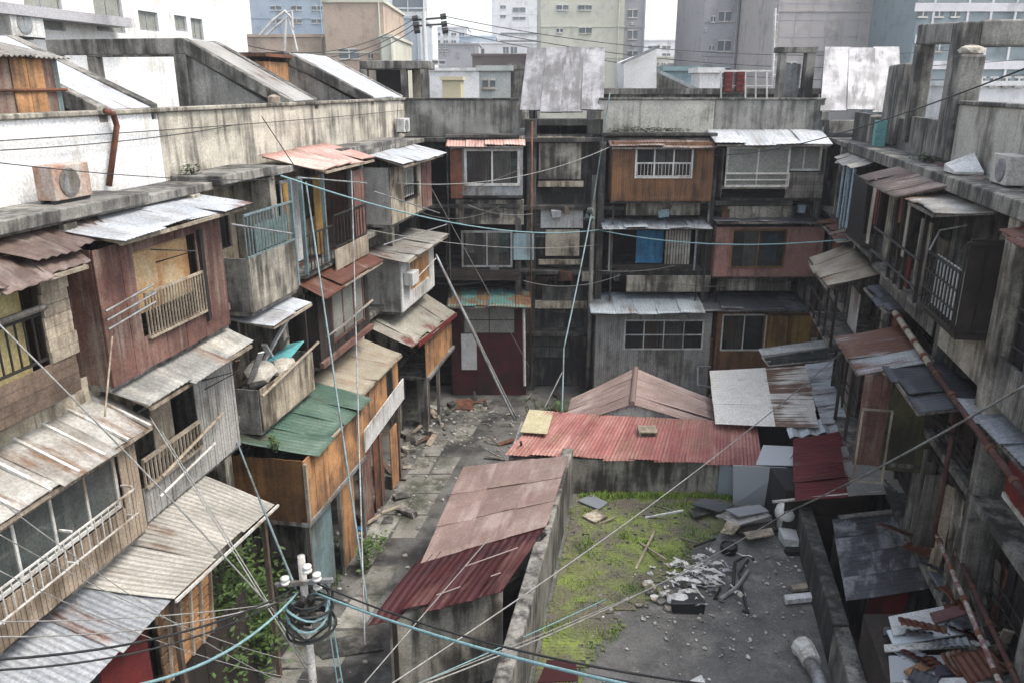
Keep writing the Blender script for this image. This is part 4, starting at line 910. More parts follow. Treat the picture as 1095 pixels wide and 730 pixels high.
for k in range(34):      # timber clutter lying on the ground at the far end of the alley and around the sheds
    p_ = Vector((U(-3.2, 3.2), U(29.2, 31.2), .03)) if k < 12 else L.w(U(24, 31), U(1.0, 2.6), .05) if k < 28 else Vector((U(-.9, -.2), U(21, 27), .03))
    an = U(0, 3.14); l_ = U(.2, .8)
    tag(MB().bar(p_, p_ + Vector((math.cos(an) * l_, math.sin(an) * l_, U(0, .25))), U(.05, .25), .03).build('scrap_board', random.choice([wood, wood_grey, conc_l, wood_dark, wood_pale, rustp, conc]), loc=p_), 'scrap board littering the ground at the far end of the alley', 'board', 'scrap boards littering the alley')
# ------------------------------------------------------------------ court: walls and sheds
T = thing('long_wall', 'long grey rendered wall between the pink roofed shed and the grassy yard', 'wall', (yl(15) - .15, 15, 0))
m = MB(); zt = lambda y: 2.62
m.hexa([(yl(9) - .32, 9, 0), (yl(9), 9, 0), (yl(21.1), 21.1, 0), (yl(21.1) - .32, 21.1, 0), (yl(9) - .32, 9, zt(9)), (yl(9), 9, zt(9)), (yl(21.1), 21.1, 2.5), (yl(21.1) - .32, 21.1, 2.5)])
m.build('wall', conc, T, bevel=.03)
T = thing('low_wall', 'low mossy concrete wall along the right side of the yard', 'wall', (yr(16) + .15, 16, 0))
for a, b in ((9, 13.9), (13.93, 20.1)):
    MB().hexa([(yr(a), a, 0), (yr(a) + .34, a, 0), (yr(b) + .34, b, 0), (yr(b), b, 0), (yr(a), a, 1.9), (yr(a) + .34, a, 1.9), (yr(b) + .34, b, 1.86), (yr(b), b, 1.86)]).build('wall_length', conc_d if a > 10 else conc, T, bevel=.03)
# pink shed
T = thing('shed', 'long shed with dusty pink roof whose near end is peeling dark red', 'shed', (-1, 16, 0))

A = lambda x, y, z: Vector(GZ(x, y, z))
far_l, far_r = A(497, 500, 2.45), A(607, 489, 2.62)
mid_r, mid_l = A(583, 562, 2.6), A(452, 600, 2.4)
nr_r, nr_l = A(540, 628, 2.55), A(394, 668, 2.3)
m = MB()
for k in range(3):
    lo, hi = k / 3, (k + 1) / 3 + .015
    m.sheet(far_l.lerp(mid_l, lo), far_r.lerp(mid_r, lo), far_r.lerp(mid_r, hi), far_l.lerp(mid_l, hi), amp=0, pan=.95, jit=.02, sag=.012, off=.02 * (2 - k))
m.build('roof', tin_dusty, T, thick=.012)
MB().sheet(mid_l - Vector((.12, 0, .03)), mid_r + Vector((-.02, 0, -.03)), nr_r, nr_l, pitch=.2, amp=.008, pan=.62, jit=.3, sag=.05).build('peeling_roof', tin_maroon, T, thick=.012)
m = MB()
for t in (.38, .78):
    a = mid_l.lerp(nr_l, t); b = mid_r.lerp(nr_r, t); m.bar(a + Vector((.5, .1, .035)), b + Vector((-.3, -.05, .035)), .025, .015)
m.build('roof_batten', tin_dusty, T)
m = MB(); g0, g1 = nr_l + Vector((.35, .35, 0)), nr_r + Vector((-.05, .35, 0))
m.hexa([(g0.x, g0.y, 0), (g1.x, g1.y, 0), (g1.x, g1.y + .14, 0), (g0.x, g0.y + .14, 0), (g0.x, g0.y, 2.2), (g1.x, g1.y, 2.42), (g1.x, g1.y + .14, 2.42), (g0.x, g0.y + .14, 2.2)]).build('front_wall', conc_l, T)
m = MB(); m.hexa([(g0.x, g0.y + .15, 0), (g0.x + .14, g0.y + .15, 0), (far_l.x + .3, far_l.y - .2, 0), (far_l.x + .16, far_l.y - .2, 0), (g0.x, g0.y + .15, 2.2), (g0.x + .14, g0.y + .15, 2.2), (far_l.x + .3, far_l.y - .2, 2.35), (far_l.x + .16, far_l.y - .2, 2.35)]).build('side_wall', conc, T)
MB().bar((g0.x + .12, g0.y - .06, 0), (g0.x + .12, g0.y - .06, 2.2), .09).build('post', wood_dark, T)
MB().tube([A(470, 700, .5), A(447, 640, 1.6), A(460, 625, 2.0), A(520, 640, 1.9), A(560, 610, 2.0)], .03).build('hanging_pipe', metal_k, T)
MB().tube([A(583, 570, 2.7), A(578, 574, 2.6), A(574, 580, 2.5)], .06, 8).build('roof_tube', metal_k, T)
scrap(W, 'fallen strip of dark red sheet against the near end of the long wall', [A(575, 730, 1.6), A(618, 728, 1.6), A(616, 708, 1.5), A(585, 706, 1.5)], tin_maroon, 'loose_sheet', 'sheet', .02)
# red roofed house
T = thing('low_house', 'low rendered outhouse with wide bright red corrugated roof and small skylight', 'outhouse', (3.5, 22.5, YZ))
a, b, c, d = A(584, 441, 2.42), A(806, 453, 2.42), A(812, 497, 2.02), A(542, 487, 2.0)
MB().sheet(a, b, c, d, pitch=.11, amp=.016, pan=.72, jit=.07, sag=.025, nv=7).build('roof', tin_red, T, thick=.01)
q = lambda x, y, z: Vector((x, y, z))
MB().hexa([q(1.35, 21.55, 0), q(6.3, 21.3, 0), q(6.5, 21.5, 0), q(1.4, 21.8, 0), q(1.35, 21.55, 1.93), q(6.3, 21.3, 1.93), q(6.5, 21.5, 1.93), q(1.4, 21.8, 1.93)]).build('front_wall', conc_l, T, bevel=.02)
MB().hexa([q(-.1, 21.75, 0), q(1.33, 21.7, 0), q(1.33, 23.6, 0), q(.3, 23.7, 0), q(-.1, 21.75, 1.88), q(1.33, 21.7, 1.88), q(1.33, 23.6, 2.2), q(.3, 23.7, 2.2)]).build('left_wall', greyp, T)
MB().hexa([q(6.32, 21.28, 0), q(7.1, 21.1, 0), q(7.3, 23, 0), q(6.4, 23, 0), q(6.32, 21.28, 1.93), q(7.1, 21.1, 1.93), q(7.3, 23, 2.2), q(6.4, 23, 2.2)]).build('right_wall', conc_l, T)
s = A(692, 462, 2.3); MB().hexa([s + q(-.28, -.22, -.05), s + q(.28, -.22, -.05), s + q(.28, .2, 0), s + q(-.28, .2, 0), s + q(-.28, -.22, .1), s + q(.28, -.22, .1), s + q(.28, .2, .16), s + q(-.28, .2, .16)]).build('skylight', wood_pale, T)
MB().hexa([s + q(-.22, -.235, -.03), s + q(.22, -.235, -.03), s + q(.22, -.225, -.03), s + q(-.22, -.225, -.03), s + q(-.22, -.235, .07), s + q(.22, -.235, .07), s + q(.22, -.225, .07), s + q(-.22, -.225, .07)]).build('skylight_glass', glass_d, T)
s = A(571, 448, 2.4); scrap(W, 'pale yellow board lying at the left end of the red roof', [A(556, 462, 2.3), A(585, 464, 2.32), A(592, 440, 2.42), A(566, 438, 2.42)], mat('yellowish_board', (.5, .46, .3), (.4, .36, .22), 2), th=.02)
MB().hexa([q(6.1, 21.1, YZ), q(7.0, 20.95, YZ), q(7.0, 21.0, YZ), q(6.1, 21.15, YZ), q(6.1, 21.1, 1.95), q(7.0, 20.95, 1.95), q(7.0, 21.0, 1.95), q(6.1, 21.15, 1.95)]).build('tin_patch', tin_pbl, T)
m = MB().tube([A(560, 494, 1.0), A(557, 472, 2.3)], .04); m.build('roof_pipe', metal_k, T)
# hipped roof behind
T = thing('hut', 'hut with dusty pink hipped tin roof behind the red roof', 'hut', (4.3, 24.8, 0))
N, Fa = q(3.85, 23.7, 2.82), q(4.45, 26.9, 2.85)
NL, FL, NR, FR = q(1.75, 23.7, 2.1), q(2.05, 25.9, 2.1), q(6.55, 23.4, 2.1), q(7.0, 25.8, 2.1)
m = MB(); m.sheet(N, Fa, FL, NL, pitch=.12, amp=.012, pan=.7, jit=.02); m.build('roof_slope', tin_dusty, T, thick=.01)
m = MB(); m.sheet(N, Fa, FR, NR, pitch=.12, amp=.012, pan=.7, jit=.02); m.build('roof_slope', tin_dusty, T, thick=.01)
MB().tube([N + q(0, -.05, .03), Fa + q(0, 0, .03)], .09, 8).build('ridge_cap', tin_dusty, T)
m = MB(); m.box(W, 2.2, 6.6, 23.9, 25.7, 0, 2.05); m.build('wall', conc, T)
MB().face([N + q(0, .05, -.02), NL + q(.1, .05, 0), NR + q(-.1, .05, 0)]).build('gable', greyp, T, thick=.03)
tin_bw = corr('blue_white_tin', (.62, .67, .7), (.5, .55, .58), rust=(.2, .19, .19), ra=.22, rs=(2.2, .5), stain=(.3, .3, .31), amt=.3)
# white roofed shed
T = thing('shed', 'broad white tin roofed shed streaked with brown rust', 'shed', (9, 25, 0))
a, d = A(759, 397, 2.6), A(765, 452, 2.56)
b, c = A(862, 392, 2.65), A(884, 446, 2.6)
d2 = A(876, 456, 2.66)
MB().sheet(d, a, a.lerp(b, .58), d.lerp(d2, .58), pitch=.2, amp=.01, pan=1.5, jit=.03, sag=.01).build('roof', tin_whiter, T, thick=.012)
MB().sheet(d.lerp(d2, .56) - q(0, 0, .01), a.lerp(b, .56) - q(0, 0, .01), b, d2, pitch=.2, amp=.01, pan=1.5, jit=.03, sag=.01).build('streaked_roof', tin_whiter2, T, thick=.012)
MB().sheet(A(880, 452, 2.66), A(862, 390, 2.72), A(893, 388, 2.9), A(921, 447, 2.8), pitch=.2, amp=.012, pan=1.2, jit=.08).build('blue_white_sheets', tin_bw, T, thick=.012)
MB().box(W, 7.75, 11.2, 23.6, 27.6, 0, 2.2).build('wall', conc_d, T)
T = thing('lean_to_roof', 'white curled tin sheets between the white roof and the dark red roof', 'lean-to roof', (9.3, 22, 2))
MB().sheet(A(842, 458, 2.55), A(918, 440, 2.7), A(925, 460, 2.6), A(846, 468, 2.5), pitch=.5, amp=.05, pan=1.2, jit=.08).build('sheet', tin_bw, T, thick=.012)
T = thing('shed', 'shed with dark red and bare grey sheet roof by the right block', 'shed', (8.6, 20, 0))
a, b, c, d = A(850, 469, 2.55), A(926, 459, 2.7), A(985, 528, 2.65), A(850, 534, 2.45)
d2 = A(948, 525, 2.65)
MB().sheet(d, a, a.lerp(b, .62), d.lerp(d2, .62), pitch=.14, amp=.012, pan=1.0, jit=.08).build('roof', tin_redb, T, thick=.012)
MB().sheet(d.lerp(d2, .6) - q(0, 0, .012), a.lerp(b, .6) - q(0, 0, .012), b, d2, pitch=.14, amp=.012, pan=1.0, jit=.08).build('grey_roof', tin_redg, T, thick=.012)
MB().sheet(A(950, 528, 2.6), A(930, 495, 2.62), A(985, 510, 2.72), A(990, 526, 2.66), pitch=.14, amp=.004, pan=1.).build('grey_sheet', tin_lt, T, thick=.012)
MB().bar(A(826, 536, 2.4), A(952, 524, 2.6), .07, .05).build('fascia', metal_w, T)
MB().planks(W, 7.3, 9.4, 0, 2.35, 18.9, .4, .05, horiz=True).build('front_wall', wood_dark, T)
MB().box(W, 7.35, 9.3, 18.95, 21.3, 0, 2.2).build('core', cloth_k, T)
scrap(W, 'upright bluish tin sheet beside the right end of the red roof', [A(784, 540, YZ), A(838, 540, YZ), A(842, 500, 2.2), A(784, 497, 2.2)], tin_bw, 'tin_sheet', 'sheet', .03)
scrap(W, 'leaning white and rust board between red roof and dark red roof', [A(838, 538, YZ), A(850, 520, 1.2), A(850, 480, 2.4), A(838, 498, 2.2)], whitep, 'board', 'board', .03)
scrap(W, 'small white panel at the right end of the red roof', [A(808, 497, 2.2), A(850, 498, 2.25), A(858, 478, 2.3), A(816, 476, 2.25)], tin_bw, 'panel', 'panel', .02)
# conservatory strip
T = thing('glazed_roof', 'white framed glazed roof light behind the white tin roof', 'roof light', (10, 28, 2))
p = [A(811, 374, 3.3), A(886, 364, 3.4), A(892, 371, 3.15), A(815, 381, 3.1)]
MB().hexa(p + [v + q(0, 0, .05) for v in p]).build('roof_board', whitep, T)
a, b = A(815, 382, 3.05), A(893, 371, 3.1); c, d = A(822, 391, 2.7), A(900, 383, 2.75)
MB().face([a, b, d, c]).build('pane', glass, T, thick=.02)
m = MB()
for t in (0, .33, .66, 1): m.bar(a.lerp(b, t), c.lerp(d, t), .05)
m.bar(a, b, .05).bar(c, d, .05).bar(a.lerp(c, .5), b.lerp(d, .5), .04); m.build('frame', metal_w, T)
T = thing('metal_stand', 'pale tubular metal stand beside the white tin roof', 'stand', (7.2, 30, 0))
m = MB()
for a, b in (((746, 392, 1.5), (746, 428, .2)), ((746, 392, 1.5), (760, 392, 1.5)), ((746, 412, .9), (764, 414, .9)), ((752, 430, .2), (764, 418, .9))): m.bar(A(*a), A(*b), .07)
m.build('frame', metal_g, T)
# lower right: sheets in the gap
T = thing('lean_to_roof', 'dark slate and silver patched tin roof in the lower right gap', 'lean-to roof', (9, 16.8, 0))
MB().sheet(A(905, 640, 2.2), A(891, 556, 2.25), A(1000, 543, 2.35), A(1022, 624, 2.35), pitch=.16, amp=.008, pan=.85, jit=.06).build('roof', corr('silvered_slate_tin', (.085, .09, .1), (.045, .047, .055), rust=(.4, .41, .43), ra=.42, rs=(.5, 2.6), isl=.3), T, thick=.012)
MB().bar(A(898, 553, 2.3), A(1000, 541, 2.38), .16, .04).build('edge_board', wood_grey, T)
MB().box(W, 8.2, 9.0, 15.1, 17.8, 0, 2.1).build('support_wall', conc_d, T)
scrap(W, 'dark red leaning board below the dark slate roof', [A(918, 690, .9), A(952, 690, .9), A(972, 632, 2.0), A(930, 636, 2.0)], redp, th=.03)
yw = lambda v, z: (yr(v[1]) + v[0], v[1], z)
def strip(lab, pts, z, m, nm='fallen_panel', cat='panel', dz=(0, 0, 0, 0), th=.03): scrap(W, lab, [A(x, y, z + d) for (x, y), d in zip(pts, dz)], m, nm, cat, th)
strip('long pale blue board across the lower right rubble', [(948, 675), (1045, 655), (1052, 675), (955, 690)], 2.85, tin_bw)
strip('white broken panel on top of the lower right rubble', [(950, 660), (1012, 648), (1040, 660), (955, 680)], 2.92, whitep)
strip('faded purple board on the white broken panel', [(994, 656), (1036, 645), (1040, 655), (1000, 667)], 3, mat('dusty_maroon', (.2, .1, .1), (.13, .07, .07), 2))
strip('thin white plank below the pale blue board', [(945, 690), (1070, 684), (1072, 690), (946, 697)], 2.82, metal_w)
strip('grey sheet at the bottom of the lower right rubble', [(950, 702), (1065, 700), (1085, 730), (952, 730)], 2.76, tin_bw)
strip('dark purple strip on the bottom grey sheet', [(1000, 712), (1062, 708), (1064, 718), (1000, 724)], 2.85, mat('dark_purple', (.06, .05, .08), (.04, .035, .05), 2))
strip('small ochre board on the bottom grey sheet', [(966, 718), (985, 708), (995, 715), (975, 727)], 2.86, wood_org)
strip('white strip along the bottom edge of the photo at right', [(965, 728), (1090, 722), (1092, 728), (966, 734)], 2.95, whitep)
T = thing('lean_to_roof', 'low dark shed roof carrying the panels at the lower right corner', 'lean-to roof', (7.5, 12, 0))
MB().hexa([yw(v, z) for z in (0, 2.68) for v in ((.36, 9), (1.4, 9), (1.8, 13.2), (.36, 13.2))]).build('support_wall', wood_dark, T)
# fallen timbers and boards against the right block
for k in range(18):
    s = U(9.5, 13.5); a = R.w(s + 1, U(-.7, -.2), U(2.7, 3.3)); b = a + Vector((U(-.5, .4), U(-.9, .9), U(-.1, .9)))
    tag(MB().bar(a, b, U(.06, .2), U(.02, .05)).build('broken_plank', random.choice([wood_grey, wood_pale, wood_dark, wood_grey, wood, conc_d]), loc=a), 'broken plank in the heap against the right block at lower right', 'plank', 'broken planks heaped at lower right')
for k in range(7):
    s = 13.4 + k * .5; a = R.w(s, -.25 + U(0, .2), 2.7); b = R.w(s + U(-.1, .1), -.2 + U(0, .1), 4.6 + U(-.5, .3))
    tag(MB().bar(a, b, U(.2, .42), .04).build('upright_board', random.choice([wood_pale, wood_grey, conc_l, wood_grey]), loc=a), 'weathered upright board behind the flaking pipe at lower right', 'board', 'upright boards behind the lower right pipes')
strip('pale plywood sheet leaning at the right edge', [(1072, 598), (1095, 588), (1110, 640), (1092, 628)], 3.2, mat('pale_ply', (.45, .42, .36), (.34, .31, .26), 2), th=.03)
strip('grey slab on the ledge under the dark slate awning', [(980, 512), (1035, 512), (1042, 535), (1000, 540)], 3.0, conc, th=.08)
strip('dark panel jutting from the right block above the slate roof', [(985, 470), (1000, 455), (1015, 500), (1000, 510)], 3.9, greyp, dz=(0, .6, .6, 0))

# ------------------------------------------------------------------ debris in the yard
def gy(x, y, z=YZ + .03): return Vector(GZ(x, y, z))
def deb(lab, pts, m, h=(0, 0, 0, 0), nm='broken_board', cat='board', th=.04, z=YZ + .06): scrap(W, lab, [Vector(GZ(x, y, z + k)) for (x, y), k in zip(pts, h)], m, nm, cat, th)
deb('blue-grey sheet lying in the grass near the outhouse wall', [(618, 536), (632, 529), (650, 538), (640, 545)], tin_blue)
deb('cream board lying beside the blue-grey sheet in the grass', [(622, 552), (638, 545), (650, 553), (636, 559)], cream)
deb('grey slab tilted against the pile at the back of the yard', [(736, 545), (758, 538), (765, 548), (742, 554)], conc_d, (.1, .2, .1, .05))
deb('dark flat sheet at the back of the yard', [(740, 540), (752, 533), (785, 540), (770, 548)], tin_dark, (.25, .3, .2, .2))
deb('large grey board in the pile at the back of the yard', [(765, 552), (800, 540), (825, 552), (790, 562)], greyp, (.3, .35, .3, .25))
deb('slate coloured sheet on the back pile', [(775, 545), (812, 540), (822, 547), (790, 553)], tin_blue, (.45, .5, .4, .4))
deb('beige board leaning on the back pile', [(770, 570), (778, 556), (792, 562), (784, 572)], cream, (.1, .3, .3, .1))
deb('grey plank at the right end of the back pile', [(795, 570), (825, 565), (828, 572), (800, 577)], wood_pale, (.2, .25, .2, .2))
deb('dark board at the foot of the back pile', [(780, 566), (835, 556), (838, 565), (800, 574)], wood_dark, (.1, .1, .1, .1))
deb('white plank at the right of the yard by the low wall', [(838, 640), (866, 637), (868, 643), (840, 646)], whitep, th=.12)
deb('grey plank near the low wall', [(845, 628), (862, 625), (864, 631), (848, 633)], wood_pale, th=.08)
for k, (x0, y0, x1, y1, w, m_) in enumerate(((680, 608, 700, 572, .06, wood_pale), (684, 580, 712, 605, .05, wood_pale), (700, 540, 722, 548, .05, wood_grey), (690, 553, 730, 556, .06, whitep), (728, 575, 745, 590, .05, wood_grey), (640, 560, 660, 556, .05, wood_pale), (765, 575, 742, 592, .05, wood_dark))):
    tag(MB().bar(gy(x0, y0), gy(x1, y1) + Vector((0, 0, U(.02, .35))), w, .04).build('stick', m_, loc=gy(x0, y0)), 'long loose stick lying on the grassy part of the yard', 'stick', 'loose sticks on the yard grass')
for k in range(90):
    x, y = random.gauss(742, 19), random.gauss(616, 12); a = gy(x, y, YZ + U(.05, .3)); an = random.gauss(-.5, .5)
    ln = U(.12, .5); cv = U(-.5, .5) if R_() < .8 else U(-1.5, 1.5); q = MB(); P_ = []; w_ = U(.015, .06)
    for j in range(6): P_.append(a.copy()); a = a + Vector((math.cos(an) * ln / 5, math.sin(an) * ln / 5, U(-.05, .05))); an += cv / 5
    for j in range(5):
        t_ = Vector((-(P_[j + 1] - P_[j]).y, (P_[j + 1] - P_[j]).x, U(-.03, .03))).normalized() * w_
        q.face([P_[j] - t_, P_[j] + t_, P_[j + 1] + t_, P_[j + 1] - t_])
    a = P_[0]
    tag(q.build('pale_slat', random.choice([porcelain, metal_w, metal_w, porcelain, metal_g]), loc=a, thick=.004), 'pale slat in the heap of broken blinds in the yard', 'slat', 'pale slats heaped in the middle of the yard')
for k in range(26):
    x, y = random.gauss(712, 11), random.gauss(633, 9); tag(MB().blob(gy(x, y, YZ + .06), (U(.05, .13), U(.05, .13), U(.04, .09)), 1, .25).build('rubble_lump', random.choice([cream, whitep, conc, conc_l]), loc=gy(x, y)), 'pale lump of rubble beside the slat heap', 'rubble', 'pale rubble lumps beside the slat heap')
tag(MB().box(W, *(lambda p: (p.x - .38, p.x + .35, p.y - .2, p.y + .22))(gy(735, 650)), YZ, YZ + .28, .04).build('appliance', cloth_k, loc=gy(735, 650), bevel=.03), 'dark broken appliance box below the slat heap', 'appliance')
tag(MB().blob(gy(726, 641, YZ + .2), (.28, .22, .16), 2, .12).build('white_bag', whitep, loc=gy(726, 641)), 'crumpled white sack on the dark appliance box', 'sack')
tag(MB().lathe(gy(779, 590, YZ), [(.2, 0), (.22, .05), (.22, .22), (.19, .24), (.17, .2)], n=18).build('black_tub', cloth_k, loc=gy(779, 590)), 'round black plastic tub on the yard', 'tub')
tag(MB().tube([gy(786, 600), gy(784, 625), gy(775, 638), gy(764, 640), gy(770, 628)], .04, 6).tube([gy(800, 598), gy(790, 612), gy(796, 640), gy(800, 655), gy(794, 652)], .035, 6).tube([gy(786, 600), gy(800, 592), gy(806, 598)], .03, 6).build('bent_frame', metal_k, loc=gy(790, 620)), 'bent dark metal frame lying right of the slat heap', 'metal frame')
tag(MB().tube([gy(770, 640, YZ + .1), gy(787, 628, YZ + .1), gy(800, 610, YZ + .05)], .05, 6).build('hose', rubber_g, loc=gy(787, 628)), 'curved grey hose lying beside the bent metal frame', 'hose')
T = thing('round_tank', 'round white tank with dark rim by the low wall corner', 'tank', gy(838, 570))
p = gy(838, 556, YZ + .5); MB().lathe(gy(838, 566, YZ + .1), [(.1, 0), (.2, .1), (.2, .35), (.27, .42), (.29, .55), (.25, .7), (.14, .8), (.04, .82)], n=20).build('body', porcelain, T, smooth=True)
T = thing('white_box', 'white bent sheet metal box by the low wall', 'box', gy(842, 582))
p = gy(845, 580); MB().box(W, p.x - .3, p.x + .25, p.y - .3, p.y + .25, YZ + .05, YZ + .3, .08).build('box', whitep, T); MB().box(W, p.x - .25, p.x + .3, p.y - .55, p.y - .3, YZ, YZ + .12, .04).build('dark_flap', cloth_k, T)
T = thing('ventilation_duct', 'white bent ventilation duct lying by the low wall at the bottom', 'duct', gy(870, 705))
MB().tube([gy(882, 745, YZ + .2), gy(874, 722, YZ + .22), gy(866, 708, YZ + .22)], .14, 12).build('duct', metal_g, T, smooth=True)
MB().tube([gy(868, 708, YZ + .22), gy(862, 696, YZ + .22), gy(857, 690, YZ + .2)], lambda t: .2 + .04 * t, 10).build('hood', metal_w, T, bevel=.01)
scrap(W, 'white crumpled litter at the bottom centre of the photo', [gy(738, 728), gy(750, 722), gy(754, 730), gy(742, 735)], whitep, 'litter', 'litter')
q = MB()
for _ in range(520):
    t = R_(); x, y = (random.gauss(775, 48), random.gauss(660, 24)) if t < .5 else (U(640, 870), U(600, 728)) if t < .75 else (random.gauss(835, 14), random.gauss(600, 22))
    p = gy(x, y); 
    if not (yl(p.y) + .1 < p.x < yr(p.y) - .1): continue
    s = .008 + .05 * R_() ** 3.5; q.blob(p, (s, s * U(.5, 1.6), s * .5), 0, .35)
o = q.build('rubble', mat('pale_crumbs', (.5, .48, .43), (.2, .195, .18), 9, island=.5, bump=0)); tag(o, 'small pale crumbs of rubble scattered over the yard', 'rubble', kind='stuff')
q = MB()
for _ in range(420):
    t = R_(); s0_ = U(17, 31.5)
    p = L.w(s0_, U(1.2, 3.2), .02) if t < .5 else L.w(U(27.5, 31), U(1.5, 5.5), .02) if t < .8 else L.w(U(15, 31), U(2, 7), .02)
    s = U(.02, .09); q.blob(p, (s, s * U(.6, 1.4), s * .6), 0, .3)
o = q.build('rubble', mat('grey_crumbs', (.3, .29, .26), (.14, .135, .12), 4, island=.5, bump=0)); tag(o, 'grey rubble strewn along the edge of the alley', 'rubble', kind='stuff')
for k in range(20):
    p = L.w(U(25.3, 31.2), U(1.0, 2.4), .02) if k < 16 else L.w(U(18.5, 24), U(2.4, 3.2), .02)
    a = U(0, 3.14); F3 = Frame((p.x, p.y), (math.cos(a), math.sin(a)), False); w_, l_ = U(.08, .2), U(.1, .32)
    tag(MB().box(F3, -l_, l_, -w_, w_, -.01, U(.04, .2), .05).build('concrete_block', random.choice([conc, conc_l, conc_d, conc_d, greyp]), loc=p), 'broken concrete block by the left doorways of the alley', 'concrete block', 'broken concrete blocks in the alley corner')
scrap(W, 'rusty red plate lying in the far corner of the alley', [GZ(487, 428, .05), GZ(505, 427, .05), GZ(507, 438, .05), GZ(486, 438, .05)], rustp, 'plate', 'plate')
scrap(W, 'grey patch sheet lying on the alley below the pole', [GZ(330, 690, .02), GZ(405, 672, .02), GZ(410, 695, .02), GZ(345, 705, .02)], conc_d, 'patch', 'patch')
for k, (x, y) in enumerate(((388, 562), (372, 580), (408, 548))):
    p = Vector(GZ(x, y, .05)); tag(MB().bar(p, p + Vector((U(.3, .6), U(.3, .7), U(0, .2))), .1, .05).build('plank', wood_pale, loc=p), 'pale plank among the weeds left of the alley', 'plank', 'pale planks among the alley weeds')
tag(MB().blob(GZ(387, 566, .2), (.2, .14, .12), 1, .2).build('blue_bag', bluep, loc=GZ(387, 566, .1)), 'dark blue bag among the weeds by the alley', 'bag')

# ------------------------------------------------------------------ air conditioners and boxes
def aircon(label, f, s0, s1, e0, e1, z0, z1, m=whitep):
    T = thing('air_conditioner', label, 'air conditioner', tuple(f.w((s0 + s1) / 2, (e0 + e1) / 2, z0)))
    MB().box(f, s0, s1, e0, e1, z0 + .05, z1).build('casing', m, T, bevel=.015)
    MB().box(f, s0, s1, e0 + .05, e0 + .1, z0, z0 + .05).box(f, s0, s1, e1 - .1, e1 - .05, z0, z0 + .05).build('feet', metal_k, T)
    c = f.w(s0 + (s1 - s0) * .4, e1 + .004, (z0 + z1) / 2 + .02)
    MB().lathe(c, [((z1 - z0) * .38, 0), ((z1 - z0) * .38, .02), ((z1 - z0) * .3, .025), ((z1 - z0) * .08, .01)], (f.n[0], f.n[1], 0), 20).build('fan_grille', metal_g, T)
    return T
aircon('rust stained air conditioner on the ledge of the white parapet', L, 13.15, 14.0, .35, .7, 10.7, 11.3, mat('rust_stained_casing', (.42, .33, .27), (.33, .16, .1), 2.2, stain=(.5, .48, .44), amt=.45))
T = aircon('grey white air conditioner on the right concrete ledge', R, 15.1, 15.9, -.5, -.15, 10.72, 11.3, mat('aged_white_casing', (.55, .54, .5), (.45, .44, .4), 2))
aircon('small air conditioner at the far end of the left parapet', L, 31.8, 32.5, .1, .45, 10.8, 11.35)
m = mat('turquoise_locker', (.18, .42, .4), (.13, .34, .33), 2)
T = thing('locker', 'turquoise metal locker standing on the far right ledge', 'locker', tuple(R.w(26.8, -.35, 10.7)))
MB().box(R, 26.2, 26.6, -.5, -.2, 10.72, 11.5).build('body', m, T, bevel=.01); MB().box(R, 26.25, 26.55, -.2, -.185, 10.78, 11.45).build('door', m, T)
tag(MB().blob(R.w(20.2, -.75, 13.3), (.28, .2, .12), 2, .15).build('plastic_bag', cloth_w, loc=R.w(20.2, -.75, 13.2)), 'crumpled pale bundle on top of the right roof block', 'bundle')
tag(MB().hexa([R.w(17.3, -.5, 10.75), R.w(18.1, -.5, 10.75), R.w(18.1, .05, 10.75), R.w(17.3, .05, 10.75), R.w(17.3, -.5, 10.8), R.w(18.1, -.5, 11.15), R.w(18.1, .05, 10.9), R.w(17.3, .05, 10.8)]).build('broken_basin', whitep, loc=R.w(17.7, -.3, 10.75)), 'broken white basin on the right concrete ledge', 'basin')
tag(MB().lathe(L.w(22.5, -.1, 12.1), [(.16, 0), (.16, .14), (.13, .16), (.05, .2)], n=14).build('pot', wood_pale, loc=L.w(22.5, -.1, 12.1)), 'small round tin pot on the left parapet', 'pot')
# red crates and white rack on the back roof
T = thing('pipe_rack', 'white tubular rack on the back roof above the parapet', 'rack', (9.5, 34.5, 11.6))
m = MB(); Yk = 34.5
for x in (771, 797, 808, 820): m.bar(PY(x, 75, Yk), PY(x, 112, Yk), .06)
m.bar(PY(770, 76, Yk), PY(826, 76, Yk), .07).bar(PY(770, 92, Yk), PY(826, 92, Yk), .04); m.build('frame', metal_w, T)
for x0, x1, l in ((773, 783, 'left'), (786, 796, 'right')):
    T = thing('red_crate', '%s one of two red crates on the white roof rack' % l, 'crate', PY((x0 + x1) / 2, 99, Yk))
    a, b = PY(x0, 99, Yk), PY(x1, 77, Yk); MB().box(W, a[0], b[0], Yk - .15, Yk + .15, a[2], b[2]).build('body', redp, T, bevel=.01)
    m = MB()
    for k in range(4): z = a[2] + (b[2] - a[2]) * (k + .5) / 4; m.box(W, a[0] + .03, b[0] - .03, Yk - .17, Yk - .152, z - .03, z + .03)
    m.build('slats', rustp, T)
